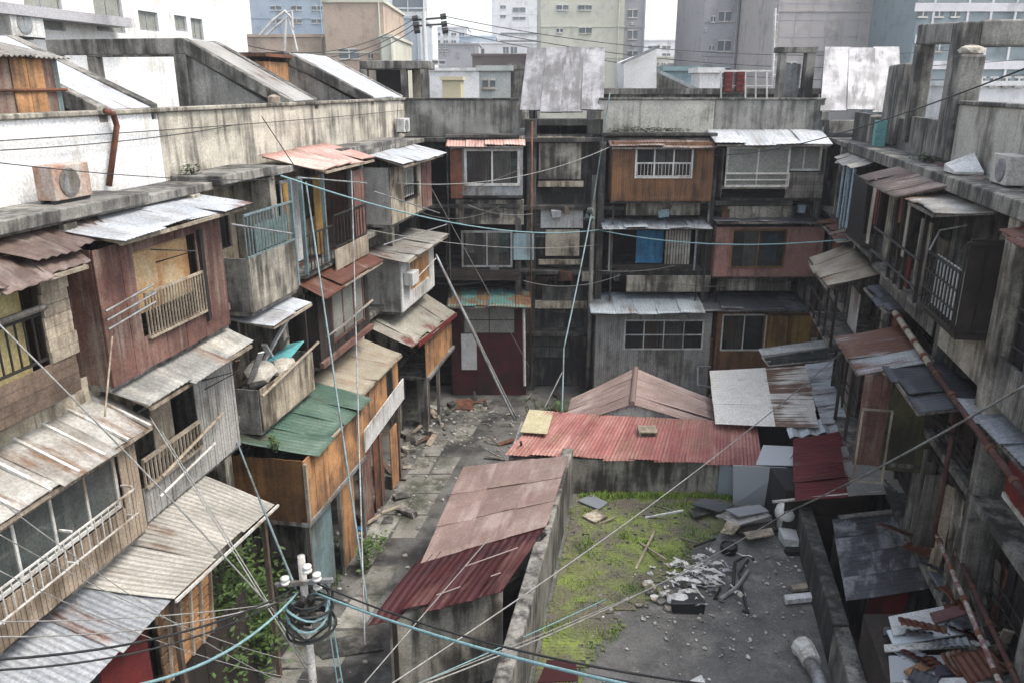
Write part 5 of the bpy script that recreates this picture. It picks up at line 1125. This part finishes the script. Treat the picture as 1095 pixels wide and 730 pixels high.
# ------------------------------------------------------------------ pole and cables
PXY = Vector((-3.02, 9.95, 0))
T = thing('utility_pole', 'slim pale utility pole wrapped in cables at the bottom of the photo', 'utility pole', tuple(PXY))
MB().tube([PXY, PXY + Vector((-.02, .03, 3)), PXY + Vector((-.03, .05, 6.05))], lambda t: .075 - .02 * t, 12).build('pole', polem, T, smooth=True)
for k, (dx, dy, z) in enumerate(((.2, -.05, 5.75), (-.28, .0, 5.65), (.16, .1, 5.5), (.1, -.15, 5.95))):
    q = MB(); b = PXY + Vector((dx, dy, z)); q.lathe(b, [(.02, -.06), (.065, -.03), (.07, 0), (.04, .012), (.04, .03), (.065, .04), (.065, .07), (.025, .085)], n=14); q.build('insulator', porcelain, T, smooth=True)
MB().bar(PXY + Vector((-.42, 0, 5.6)), PXY + Vector((.42, 0, 5.68)), .06).build('crossarm', metal_g, T)
MB().tube([PXY + Vector((-.4, -.1, 5.65)), PXY + Vector((-.38, -.12, 5.1)), PXY + Vector((.0, -.18, 4.75)), PXY + Vector((.35, -.1, 5.0)), PXY + Vector((.4, 0, 5.5))], .02).build('cable_loop', rubber_k, T)
q = MB()
for k in range(9):
    c = PXY + Vector((.05, -.02, 5.45 - k * .08)); r = .3 + U(-.08, .08); q.tube([c + Vector((math.cos(a) * r, math.sin(a) * r * .9, math.sin(a + k) * .06)) for a in [j * math.pi / 9 for j in range(19)]], .014 + .006 * (k % 2), 6, cap=False)
q.build('coiled_cables', rubber_k, T)
q = MB()
for k in range(2):
    c = PXY + Vector((.02, -.04, 5.25 - k * .16)); r = .3; q.tube([c + Vector((math.cos(a) * r, math.sin(a) * r, math.sin(a * 2 + k) * .07)) for a in [j * math.pi / 9 for j in range(19)]], .018, 6, cap=False)
q.build('coiled_blue_cable', rubber_b, T)
q = MB()
for k in range(9): q.blob(PXY + Vector((U(-.1, .12), U(-.14, .02), 5.2 + .05 * k - .2)), (U(.06, .1), U(.06, .1), U(.07, .1)), 1, .2)
q.build('splice_boxes', metal_k, T)
T = thing('junction_fitting', 'white moulded fitting clamped low on the utility pole', 'pole fitting', tuple(PXY + Vector((.25, -.1, 3.6))))
q = MB(); b = PXY + Vector((.12, -.05, 3.62)); q.tube([b, b + Vector((.2, 0, .12)), b + Vector((.34, 0, .05)), b + Vector((.4, -.02, -.12)), b + Vector((.6, 0, -.14))], .06, 8); q.build('fitting', porcelain, T, smooth=True)
HUB = PXY + Vector((0, -.05, 5.5))
def cable(label, a, b, sag, r, m, group=None, n=18):
    a, b = Vector(a), Vector(b)
    pts = [a.lerp(b, t / n) - Vector((0, 0, sag * 4 * (t / n) * (1 - t / n))) for t in range(n + 1)]
    o = MB().tube(pts, r, 6).build('cable', m, loc=a, smooth=True)
    return tag(o, label, 'cable', group)
# pole to lower left and lower right
def dpt(x, y, d):      # point seen at pixel at distance d: end points of the cable runs
    r = Vector(ray(x, y)); return Vector((0, 0, CAMZ)) + r * d
cable('sky blue cable sweeping from the pole to the bottom left corner', HUB + Vector((-.1, 0, 0)), dpt(85, 742, 7.0), .35, .018, rubber_b)
cable('sky blue cable running from the pole to the bottom right', HUB + Vector((.15, 0, 0)), dpt(720, 742, 7.2), .12, .018, rubber_b)
cable('upper black cable from the pole towards the bottom right', HUB + Vector((.2, 0, .15)), dpt(880, 745, 7.2), .3, .014, rubber_k)
cable('lower black cable from the pole towards the bottom right', HUB + Vector((.2, 0, .02)), dpt(850, 755, 7.0), .26, .014, rubber_k)
for k, (y, s) in enumerate(((706, .25), (717, .3), (680, .2), (664, .1))):
    cable('dark cable sagging from the pole to the left edge', HUB + Vector((-.15, 0, .05 - .06 * k)), dpt(-30, y, 7.5 + .4 * k), s, (.014, .012, .009, .007)[k], rubber_k if k < 2 else rubber_g, 'dark cables from the pole to the left edge')
for k, (x, y, m_) in enumerate(((390, 730, rubber_g), (352, 745, rubber_b), (375, 745, rubber_b))):
    pass
# cables hanging down from left balconies to pole foot
cable('pale twin line from the left wall down to the alley, left strand', L.w(20.2, 1.7, 10.3), PXY + Vector((.35, 2.6, 3.2)), 0, .022, metal_b)
cable('thin line from the pink roof edge down towards the pole fitting', L.w(22.9, 1.8, 10.3), PXY + Vector((.55, 1.2, 3.6)), 0, .016, metal_g)
cable('thin blue strand hanging below the pole coil on its right', HUB + Vector((.32, .1, -.2)), PXY + Vector((.5, -.1, 3.4)), 0, .012, rubber_b)
cable('second thin blue strand hanging below the pole coil', HUB + Vector((.26, .1, -.2)), PXY + Vector((.42, -.1, 3.4)), 0, .01, rubber_b)
cable('blue-grey cable from the left pillar to the pole top', L.w(16.5, 1.3, 5.2), HUB + Vector((-.15, .1, 0)), .05, .02, metal_b)
cable('thin guy line from the pole fitting up to the red shed edge', PXY + Vector((.5, 0, 3.5)), A(523, 575, 2.75), 0, .012, rubber_g)
for k, (p0, p1) in enumerate((((0, 345), (165, 510)), ((110, 470), (300, 650)), ((165, 520), (322, 660)))):
    pass
cable('pale wire slanting from the left edge down to the pole', dpt(-10, 338, 9.5), PXY + Vector((-.05, 0, 4.5)), -.1, .012, rubber_g)
cable('pale wire from the windowed room corner to the pole', L.w(13.0, 1.9, 7.2), PXY + Vector((-.05, 0, 4.0)), 0, .011, rubber_g)
cable('second pale wire beside the windowed room corner', L.w(13.1, 2.0, 6.9), PXY + Vector((.05, 0, 3.9)), 0, .011, rubber_g)
for k, (x0, y0, x1, y1) in enumerate(((0, 560, 330, 700), (0, 600, 300, 690), (0, 520, 340, 640))):
    cable('thin wire crossing the lower left lean-to roof', dpt(x0 - 20, y0, 7.6 + .3 * k), PXY + Vector((0, 0, 4.2 - .3 * k)), .25, .006, rubber_g, 'thin wires crossing the lean-to roof')
cable('pale stay leaning over the broken grey roof at left', L.P(120, 360, 1.6), L.P(112, 445, 2.0), 0, .016, wood_pale)
# across the court
def Bp(x, y, e=1.4): return B.P(x, y, e)
cable('pale blue cable crossing the court in front of the back block', L.P(300, 188, 1.8), Bp(640, 246, 1.2), .55, .022, rubber_b)
cable('pale blue cable from the standpipe to the right block', Bp(640, 246, 1.2), R.P(905, 256, .5), .35, .022, rubber_b)
cable('thin grey cable below the pale blue cable at left', L.P(395, 246, 1.9), Bp(638, 262, 1.2), .3, .012, rubber_g)
cable('grey cable from the brown bay corner to the left block', Bp(655, 156, 1.3), L.P(425, 196, 2), .5, .014, rubber_g)
cable('dark wire from the right edge to the white roof of the back block', dpt(1110, 68, 12), Bp(765, 166, 1.6), .35, .014, rubber_k)
cable('dark wire running along the white parapet to the pale one', dpt(-20, 172, 11), L.P(300, 192, 1.8), .1, .009, rubber_k)
cable('upper wire fixed along the left parapet', L.P(-20, 152, .06), L.P(432, 118, .06), .05, .01, rubber_k)
cable('second wire fixed along the left parapet', L.P(-20, 162, .08), L.P(250, 134, .08), .08, .01, rubber_k)
cable('pale line sloping from the white ball to the right edge', A(840, 548, 1.9), dpt(1110, 404, 10), .1, .018, metal_g)
cable('pale line sloping from the white ball to the pole fitting', A(840, 548, 1.9), PXY + Vector((.7, 0, 3.4)), .35, .014, rubber_g)
cable('pale line from the grass up to the dark red roof', PXY + Vector((.6, 0, 3.4)), A(905, 372, 5.4), .35, .014, rubber_g)
cable('third pale line fanning from the pole fitting over the yard', PXY + Vector((.62, 0, 3.4)), A(780, 590, 1.2), .1, .01, rubber_g)
cable('blue-grey line fanning from the pole fitting over the long wall', PXY + Vector((.62, 0, 3.35)), A(648, 640, 1.9), .03, .012, rubber_b)
a = L.P(466, 272, 2.1); b = Vector((.1, 28.2, .3))
cable('heavy pale strut slanting from the left block to the alley', a, b, 0, .05, metal_g); cable('second strut beside the heavy pale strut', a + Vector((.0, .3, -.1)), b + Vector((.08, .2, 0)), 0, .03, rubber_g)
cable('thin slanting wire in front of the dark left bay', Bp(455, 190, 2), Bp(566, 392, 1.4), 0, .012, rubber_g)
m = (3.25, 31.2)
cable('twisted cable bundle running down the front of the stair tower', Bp(652, 100, .3), Bp(632, 230, 1.5), .05, .028, metal_b)
cable('lower length of twisted cable bundle in front of the stair tower', Bp(632, 230, 1.5), A(603, 372, 4), .1, .03, metal_b)
cable('cable bundle end dropping to the red roof', A(603, 372, 4), A(601, 440, 2.5), .0, .03, metal_b)
cable('pale stay wire dropping from the cable bundle to the red roof', A(601, 398, 3.4), A(582, 436, 2.45), 0, .02, rubber_g)
T = thing('junction_box', 'blue-grey junction box where cables cross before the stair tower', 'junction box', tuple(Bp(632, 230, 1.5)))
q = MB(); c = Bp(632, 230, 1.55)
for _ in range(7): q.blob(c + Vector((U(-.25, .25), U(-.1, .1), U(-.2, .25))), (U(.08, .16), .1, U(.07, .13)), 1, .15)
q.build('box', metal_b, T)
for k, (x, y) in enumerate(((228, 150), (366, 135))):
    cable('slanting wire from the left parapet down to a balcony roof', L.P(x + 60, y - 30, .1) if k else L.P(280, 125, .1), L.P(315, 178, 1.6) if not k else L.P(420, 200, 1.6), 0, .014, rubber_k, 'slanting wires from the left parapet')
cable('thin rod slanting across the maroon room', Bp(560, 180, 1.2), Bp(490, 208, 1.2), 0, .01, rubber_g)
# clothes poles, brackets on the left fronts
for k, (x0, y0, x1, y1, e_) in enumerate(((247, 240, 312, 250, 1.9), (318, 190, 392, 196, 1.8), (400, 205, 470, 228, 2.0), (410, 262, 478, 240, 2.15), (395, 325, 350, 360, 1.9))):
    tag(MB().tube([L.P(x0, y0, e_), L.P(x1, y1, e_)], .022)  .build('clothes_pole', metal_g, loc=L.P(x0, y0, e_)), 'white clothes pole hung along the left balconies', 'clothes pole', 'clothes poles on the left balconies')
# ------------------------------------------------------------------ skyline
def far_box(label, Y, x0, x1, ytop, m, depth=14, wins=(), glassm=None, zb=0, name='distant_building', f_=None, fm=None, extra=None):
    a = PY(x0, 60, Y); b = PY(x1, 60, Y); zt = PY(x0, ytop, Y)[2]
    T = thing(name, label, 'building', ((a[0] + b[0]) / 2, Y + depth / 2, 0))
    MB().box(W, a[0], b[0], Y, Y + depth, zb, zt).build('wall', m, T)
    MB().box(W, a[0] - .15, b[0] + .15, Y - .15, Y + depth + .15, zt, zt + .25).build('roof_edge', fm or m, T)
    if ytop < 50 and zt - zb > 12:
        q = MB()
        for k in range(1, int(zt / 3.1)): q.box(W, a[0] - .06, b[0] + .06, Y - .06, Y - .006, k * 3.1 - .12, k * 3.1)
        q.tube([(a[0] + (b[0] - a[0]) * .93, Y - .15, 4), (a[0] + (b[0] - a[0]) * .93, Y - .15, zt)], .07); q.build('floor_bands', fm or m, T)
    for w in wins:
        p, q_ = PY(w[0], w[3], Y), PY(w[2], w[1], Y)
        MW = MB(); t = .12 * (q_[0] - p[0]); MW.box(W, p[0], q_[0], Y - .12, Y - .005, p[2], p[2] + .12).box(W, p[0], q_[0], Y - .1, Y - .005, q_[2] - .1, q_[2])
        MW.box(W, (p[0] + q_[0]) / 2 - .05, (p[0] + q_[0]) / 2 + .05, Y - .1, Y - .005, p[2] + .12, q_[2] - .1)
        o = MW.build('window', metal_w, T); MB().box(W, p[0] + .02, q_[0] - .02, Y - .05, Y - .004, p[2] + .12, q_[2] - .1).build('pane', glassm or glass_f, o)
    return T
def grid(x0, x1, y0, y1, nx, ny, fw=.6, fh=.5):
    o = []
    for i in range(nx):
        for j in range(ny):
            cx_ = x0 + (x1 - x0) * (i + .5) / nx; cy_ = y0 + (y1 - y0) * (j + .5) / ny
            w = (x1 - x0) / nx * fw / 2; h = (y1 - y0) / ny * fh / 2; o.append((cx_ - w, cy_ - h, cx_ + w, cy_ + h))
    return o
def fm(n, c, d=None): return mat(n, c, d or tuple(x * .88 for x in c), .15, stain=tuple(x * .6 for x in c), amt=.2, streak=(.6, .6, .06), bump=0)
far_white = fm('far_white', (.8, .8, .8)); far_cream = fm('far_cream', (.62, .62, .52)); far_tan = fm('far_tan', (.52, .41, .32)); far_blue = fm('far_blue_grey', (.42, .5, .58)); far_grey = fm('far_grey', (.44, .44, .46)); far_brown = fm('far_grey_brown', (.5, .465, .45)); far_lilac = fm('far_pale_lilac', (.8, .79, .81)); far_teal = fm('far_teal_glass', (.28, .34, .36)); far_roof = fm('far_brown_roof', (.2, .16, .15))
# white block on the left roof line, its face parallel to the court
T = thing('white_block', 'large white rendered building behind the left roofs', 'building', tuple(L.w(22, -18, 0)))
s1_ = L.p(266, 60, -12)[0]; s0_ = 6
hol = [L.rect(-12, *r) for r in ((150, 14, 168, 32), (188, 18, 199, 33), (206, 21, 216, 42), (30, -10, 64, 30), (104, -10, 128, 33))]
MB().wall(L, s0_, s1_, 0, 24, -12.3, -12, hol).build('wall', whitew, T); MB().box(L, s0_, s1_, -22, -13.2, 0, 23).build('core', greyp, T)
MB().box(L, s1_ - .3, s1_ - .003, -22, -12.31, 0, 24).build('end_wall', whitew, T)
for h in hol: window(T, L, *h, -12.1, 2, 1, metal_g, glass_d if h[3] - h[2] > 2.5 else frost, b=.08)
a = L.rect(-11.6, 0, 46, 135, 36); MB().box(L, a[0] - 2, a[1], -12, -11.2, a[2] + .6, a[2] + .95).build('ledge', far_grey, T)
a = L.p(64, 34, -10); aircon('white air conditioner on the ledge of the white building', L, a[0] - .6, a[0] + .9, -11.9, -11.3, a[1] - .2, a[1] + .7)
far_box('blue-grey office building behind the tan building', 120, 272, 352, -40, far_blue, wins=grid(284, 350, -12, 30, 3, 3, .5, .4))
far_box('low part of the tan building on the skyline', 78, 262, 352, 40, far_tan, wins=((300, 66, 310, 74),))
far_box('tall tan building with paler edge on the skyline', 76, 349, 412, 3, far_tan, fm=far_cream, wins=((363, 52, 384, 64), (394, 57, 399, 64)))
far_box('cream block standing for the sunlit side of the tan building', 74, 408, 420, 40, far_cream)  # added block: its cream colour stands for the tan building's sunlit right side
far_box('bright white building with big upper window', 105, 412, 458, -60, far_white, wins=((420, -10, 452, 14),))
far_box('pale blue annex below the white building', 95, 414, 450, 20, fm('far_pale_blue', (.5, .56, .62)))
far_box('hazy white building left of the cream building', 230, 526, 580, -6, far_white, wins=((535, 6, 541, 10), (535, 16, 541, 20), (548, 8, 562, 14), (548, 18, 562, 22), (535, 35, 575, 38), (535, 43, 575, 46), (535, 50, 575, 53), (574, 15, 578, 20)))
far_box('low grey houses below the hazy towers', 130, 455, 512, 48, far_grey, wins=grid(458, 480, 48, 60, 3, 2))
far_box('low white building with blue windows on the skyline', 140, 505, 575, 47, far_white, wins=((508, 52, 518, 60), (538, 50, 544, 58), (546, 50, 553, 58)))
far_box('long brown roofed building on the skyline', 100, 505, 578, 60, far_roof)
far_box('white rooftop hall with pale roof', 70, 458, 520, 76, far_white, depth=6, wins=((462, 64, 476, 70),))
far_box('yellow and grey rooftop hut in front of the white hall', 60, 472, 492, 86, fm('far_yellow', (.6, .54, .36)), depth=4)
far_box('cream apartment tower with paired windows', 90, 578, 666, -60, far_cream, wins=[(595, 5, 608, 12), (618, 5, 633, 12), (595, 30, 602, 36), (619, 29, 633, 37), (595, -20, 608, -12), (618, -20, 633, -12)])
far_box('narrow grey stair tower with stacked windows', 91, 666, 688, -60, far_grey, wins=[(671, 10, 682, 20), (671, 32, 682, 43), (671, 54, 682, 62), (671, -12, 682, -2), (674, 24, 679, 27), (674, 47, 679, 50)])
far_box('dark grey apartment building with small windows', 84, 750, 787, -60, far_grey, wins=[(760, 17, 765, 25), (768, 12, 782, 24), (758, 48, 764, 55), (767, 43, 782, 56), (768, -18, 782, -6), (753, 30, 756, 34), (753, 62, 756, 66), (767, 72, 782, 84), (758, 76, 764, 84)])
T = far_box('grey apartment building with curved balconies', 86, 787, 832, -60, fm('far_mid_grey', (.36, .36, .37)), wins=grid(790, 830, -12, 84, 4, 4, .6, .5))
for k, y in enumerate((-2, 22, 46, 70)):
    a, b = PY(790, y + 12, 84.6), PY(838, y, 84.6); MB().hexa([Vector(v) for v in ((a[0] + .3, 84.2, a[2]), (b[0], 83.4, a[2] + .2), (b[0], 85.9, a[2] + .2), (a[0], 85.9, a[2]), (a[0] + .3, 84.2, a[2] + 1), (b[0], 83.4, a[2] + 1.2), (b[0], 85.9, a[2] + 1.2), (a[0], 85.9, a[2] + 1))]).build('balcony', far_lilac, T)
T = far_box('huge grey-brown tiled building filling the right skyline', 72, 828, 975, -60, far_brown, depth=20, wins=[(956, -6, 973, 7), (953, 28, 971, 41), (953, 60, 971, 72), (934, -4, 944, 6), (840, 66, 852, 76)])
q = MB()
for x in range(836, 950, 17): a = PY(x, 0, 72)[0]; q.box(W, a - .03, a + .03, 71.985, 71.997, 5, 20)
for y in (4, 22, 40, 58, 76): z = PY(900, y, 72)[2]; q.box(W, PY(829, y, 72)[0], PY(950, y, 72)[0], 71.985, 71.996, z - .03, z + .03)
q.build('tile_joints', far_grey, T)
T = far_box('blue-green glass fronted building at the right edge', 64, 974, 1110, -60, far_teal, depth=20, wins=grid(978, 1030, 5, 60, 3, 3, .7, .6))
q = MB()
for x in (1000, 1037, 1062, 1088): a = PY(x, 0, 64)[0]; q.box(W, a - .08, a + .08, 63.9, 63.99, 4, 22)
for y in (8, 42, 70): z = PY(1040, y, 64)[2]; q.box(W, PY(978, y, 64)[0], PY(1108, y, 64)[0], 63.88, 63.985, z - .3, z + .3)
q.build('mullions', far_lilac, T)
far_box('low white rooftop house right of the concrete frames', 45, 1040, 1110, 92, far_white, depth=5, wins=grid(1042, 1095, 78, 98, 4, 1, .8, .6))
# near rooftop structures behind the back parapet
T = thing('rooftop_ruin', 'grey concrete rooftop frame with dark openings behind the left corner', 'rooftop structure', (-6, 38, 11))
Yk = 37; bx = lambda x0, y0, x1, y1: (PY(x0, y0, Yk)[0], PY(x1, y0, Yk)[0], PY(x0, y1, Yk)[2], PY(x0, y0, Yk)[2])
a = bx(384, 65, 458, 74); MB().box(W, a[0], a[1], Yk, Yk + 3, a[2], a[3]).build('beam', conc, T, bevel=.03)
for x0, x1 in ((384, 392), (428, 434), (449, 458)): a = bx(x0, 74, x1, 112); MB().box(W, a[0], a[1], Yk + .01, Yk + .5, a[2] - 1, a[3] - .004).build('post', conc, T)
a = bx(436, 74, 448, 112); MB().box(W, a[0], a[1], Yk + 1.5, Yk + 1.7, a[2] - 1, a[3]).build('rear_panel', cream, T); a = bx(392, 74, 428, 112); MB().box(W, a[0], a[1], Yk + 2.5, Yk + 2.7, a[2] - 1, a[3]).build('rear_panel', inner, T)
far_box('pale corrugated roof tank house behind the back parapet', 42, 512, 546, 76, fm('far_tank', (.5, .53, .5)), depth=3, name='rooftop_hut', wins=((516, 84, 530, 96),))
far_box('small grey hut with tank right of the tank house', 44, 546, 566, 74, conc, depth=2, name='rooftop_hut', zb=8)
T = thing('rooftop_shed', 'grey gabled rooftop shed beside the stair tower', 'rooftop shed', (5.5, 40, 11))
Yk = 39; g = lambda x, y: Vector(PY(x, y, Yk)); d3 = Vector((0, 3, 0))
p = [g(667, 112), g(702, 112), g(702, 52), g(667, 66)]; MB().hexa(p + [v + d3 for v in p]).build('wall', far_white, T)
p = [g(702, 112), g(745, 112), g(745, 98), g(702, 78)]; MB().hexa(p + [v + d3 for v in p]).build('side_wall', conc, T)
MB().bar(g(664, 68) - d3 * .1, g(704, 50) - d3 * .1, .12).bar(g(702, 76) - d3 * .1, g(748, 98) - d3 * .1, .15).build('roof_edge', metal_g, T)
far_box('long low grey parapet roof behind the pale parapet', 37, 640, 880, 101, conc, depth=5, zb=10, name='rooftop_hut')
far_box('teal and grey roof box behind the pale parapet', 50, 712, 750, 76, fm('far_teal_box', (.25, .36, .38)), depth=4, zb=8, name='rooftop_hut')
far_box('white roof panel left of the red crates', 42, 750, 772, 78, far_white, depth=2, zb=9, name='rooftop_hut')
T = thing('rooftop_ruin', 'grey concrete portal left of the white sloping roof', 'rooftop structure', (11.5, 36, 11))
Yk = 35.5; a = bx(832, 56, 874, 62); 
for x0, x1 in ((836, 842), (864, 873)): c = bx(x0, 56, x1, 112); MB().box(W, c[0], c[1], Yk, Yk + .5, c[2] - .5, c[3]).build('post', conc, T)
MB().box(W, a[0], a[1], Yk - .05, Yk + .6, a[3] - .02, a[3] + .2).build('lintel', conc, T); c = bx(846, 68, 862, 108); MB().box(W, c[0], c[1], Yk + .6, Yk + .9, c[2], c[3]).build('shutter', metal_g, T)
T = thing('satellite_mast', 'white skeletal antenna arch on the tan building roof', 'antenna', PY(308, 55, 70))
q = MB(); Yk = 70; g = lambda x, y: Vector(PY(x, y, Yk))
q.tube([g(278, 38), g(292, 22), g(305, 12), g(312, 20)], .12).tube([g(285, 38), g(298, 26), g(308, 18)], .1).tube([g(308, 18), g(314, 38), g(318, 55)], .09).tube([g(306, 20), g(304, 55)], .12).tube([g(305, 14), g(312, 12), g(313, 30)], .1); q.build('frame', metal_w, T)
T = thing('transmission_pole', 'distant utility pole carrying fanned power lines on the skyline', 'utility pole', PY(456, 105, 60))
Yk = 60; q = MB(); q.tube([g(457, 110), g(453, 12)], .16, 8); q.build('pole', far_white, T); MB().bar(g(443, 22), g(476, 19), .12).bar(g(446, 28), g(474, 26), .12).build('crossarm', metal_k, T)
q = MB()
for x, y in ((444, 20), (445, 27), (446, 33), (474, 18), (475, 26), (476, 33)): q.tube([g(x - 3, y + .5), g(x + 3, y - .5)], .22, 6)
q.build('insulator', metal_k, T)
for k in range(3):
    a = g(443, 20 + 6 * k); b = Vector(PY(262, 48 + 7 * k, 52)); cable('power line fanning left from the skyline pole', a, b, 1.2, .035, rubber_k, 'power lines left of the skyline pole')
    a = g(477, 18 + 7 * k); b = Vector(PY(1110, 45 + 17 * k, 58)); cable('power line running right from the skyline pole', a, b, 1.6, .028, rubber_k, 'power lines right of the skyline pole')
T = thing('mast', 'white lattice mast in front of the grey-brown building', 'mast', PY(828, 100, 50)); Yk = 50
q = MB(); q.tube([g(826, 85), g(829, 9)], .08); 
for k in range(9): q.bar(g(824.5 + k * .3, 80 - k * 8), g(830 + k * .3, 80 - k * 8), .06)
q.build('mast', metal_w, T)
for k, (x, y, h) in enumerate(((372, 60, 30), (367, 40, 10), (683, 100, 30))):
    pass
# ------------------------------------------------------------------ light and air
AZ, EL = math.radians(104), math.radians(60)
D = Vector((math.cos(EL) * math.sin(AZ), math.cos(EL) * math.cos(AZ), math.sin(EL)))
sun = bpy.data.objects.new('sun', bpy.data.lights.new('sun', 'SUN')); COL.objects.link(sun)
sun.rotation_euler = (-D).to_track_quat('-Z', 'Y').to_euler(); sun.data.energy = 1.15; sun.data.angle = math.radians(18); sun.data.color = (1, .93, .84)
w = bpy.data.worlds.new('World'); SC.world = w; w.use_nodes = True; nt = w.node_tree
sk = nt.nodes.new('ShaderNodeTexSky'); sk.sky_type = 'NISHITA'; sk.sun_disc = False; sk.sun_elevation = EL; sk.sun_rotation = AZ; sk.dust_density = 3; sk.air_density = 1.2; sk.ozone_density = .8
bg = nt.nodes['Background']; bg.inputs[1].default_value = .15; hs = nt.nodes.new('ShaderNodeHueSaturation'); hs.inputs['Saturation'].default_value = .5; nt.links.new(sk.outputs[0], hs.inputs['Color']); nt.links.new(hs.outputs[0], bg.inputs[0])
HAZE = 1
if HAZE:
    o = MB().box(W, -140, 140, -6, 330, -1, 46).build('haze', mat('haze_air', (1, 1, 1))); tag(o, 'pale thin haze filling the air over the court and skyline', 'haze', kind='stuff')
    m = o.data.materials[0]; nt = m.node_tree; nt.nodes.clear(); out = nt.nodes.new('ShaderNodeOutputMaterial'); v = nt.nodes.new('ShaderNodeVolumePrincipled')
    v.inputs['Color'].default_value = (.93, .95, 1, 1); v.inputs['Density'].default_value = .0006; v.inputs['Anisotropy'].default_value = .3; nt.links.new(v.outputs[0], out.inputs['Volume'])
    SC.cycles.volume_bounces = 1
SC.view_settings.view_transform = 'Standard'; SC.view_settings.look = 'None'; SC.view_settings.gamma = 1; SC.view_settings.use_curve_mapping = False
SC.view_settings.exposure = 1.4
SC.cycles.max_bounces = 6
SC.cycles.use_denoising = True
for k, (Y_, x0, x1, yt, m_) in enumerate(((170, 462, 500, 30, far_white), (150, 492, 530, 40, far_blue), (200, 688, 752, 44, far_white), (120, 690, 722, 62, far_cream), (110, 722, 752, 70, far_grey))):
    far_box(['hazy white office block right of the skyline pole', 'small blue-grey block between the hazy white buildings', 'low hazy white block right of the narrow stair tower', 'small cream house behind the gabled rooftop shed', 'small grey house left of the dark grey apartment building'][k], Y_, x0, x1, yt, m_, wins=grid(x0 + 2, x1 - 2, yt + 3, yt + 27, 4, 3, .6, .5))
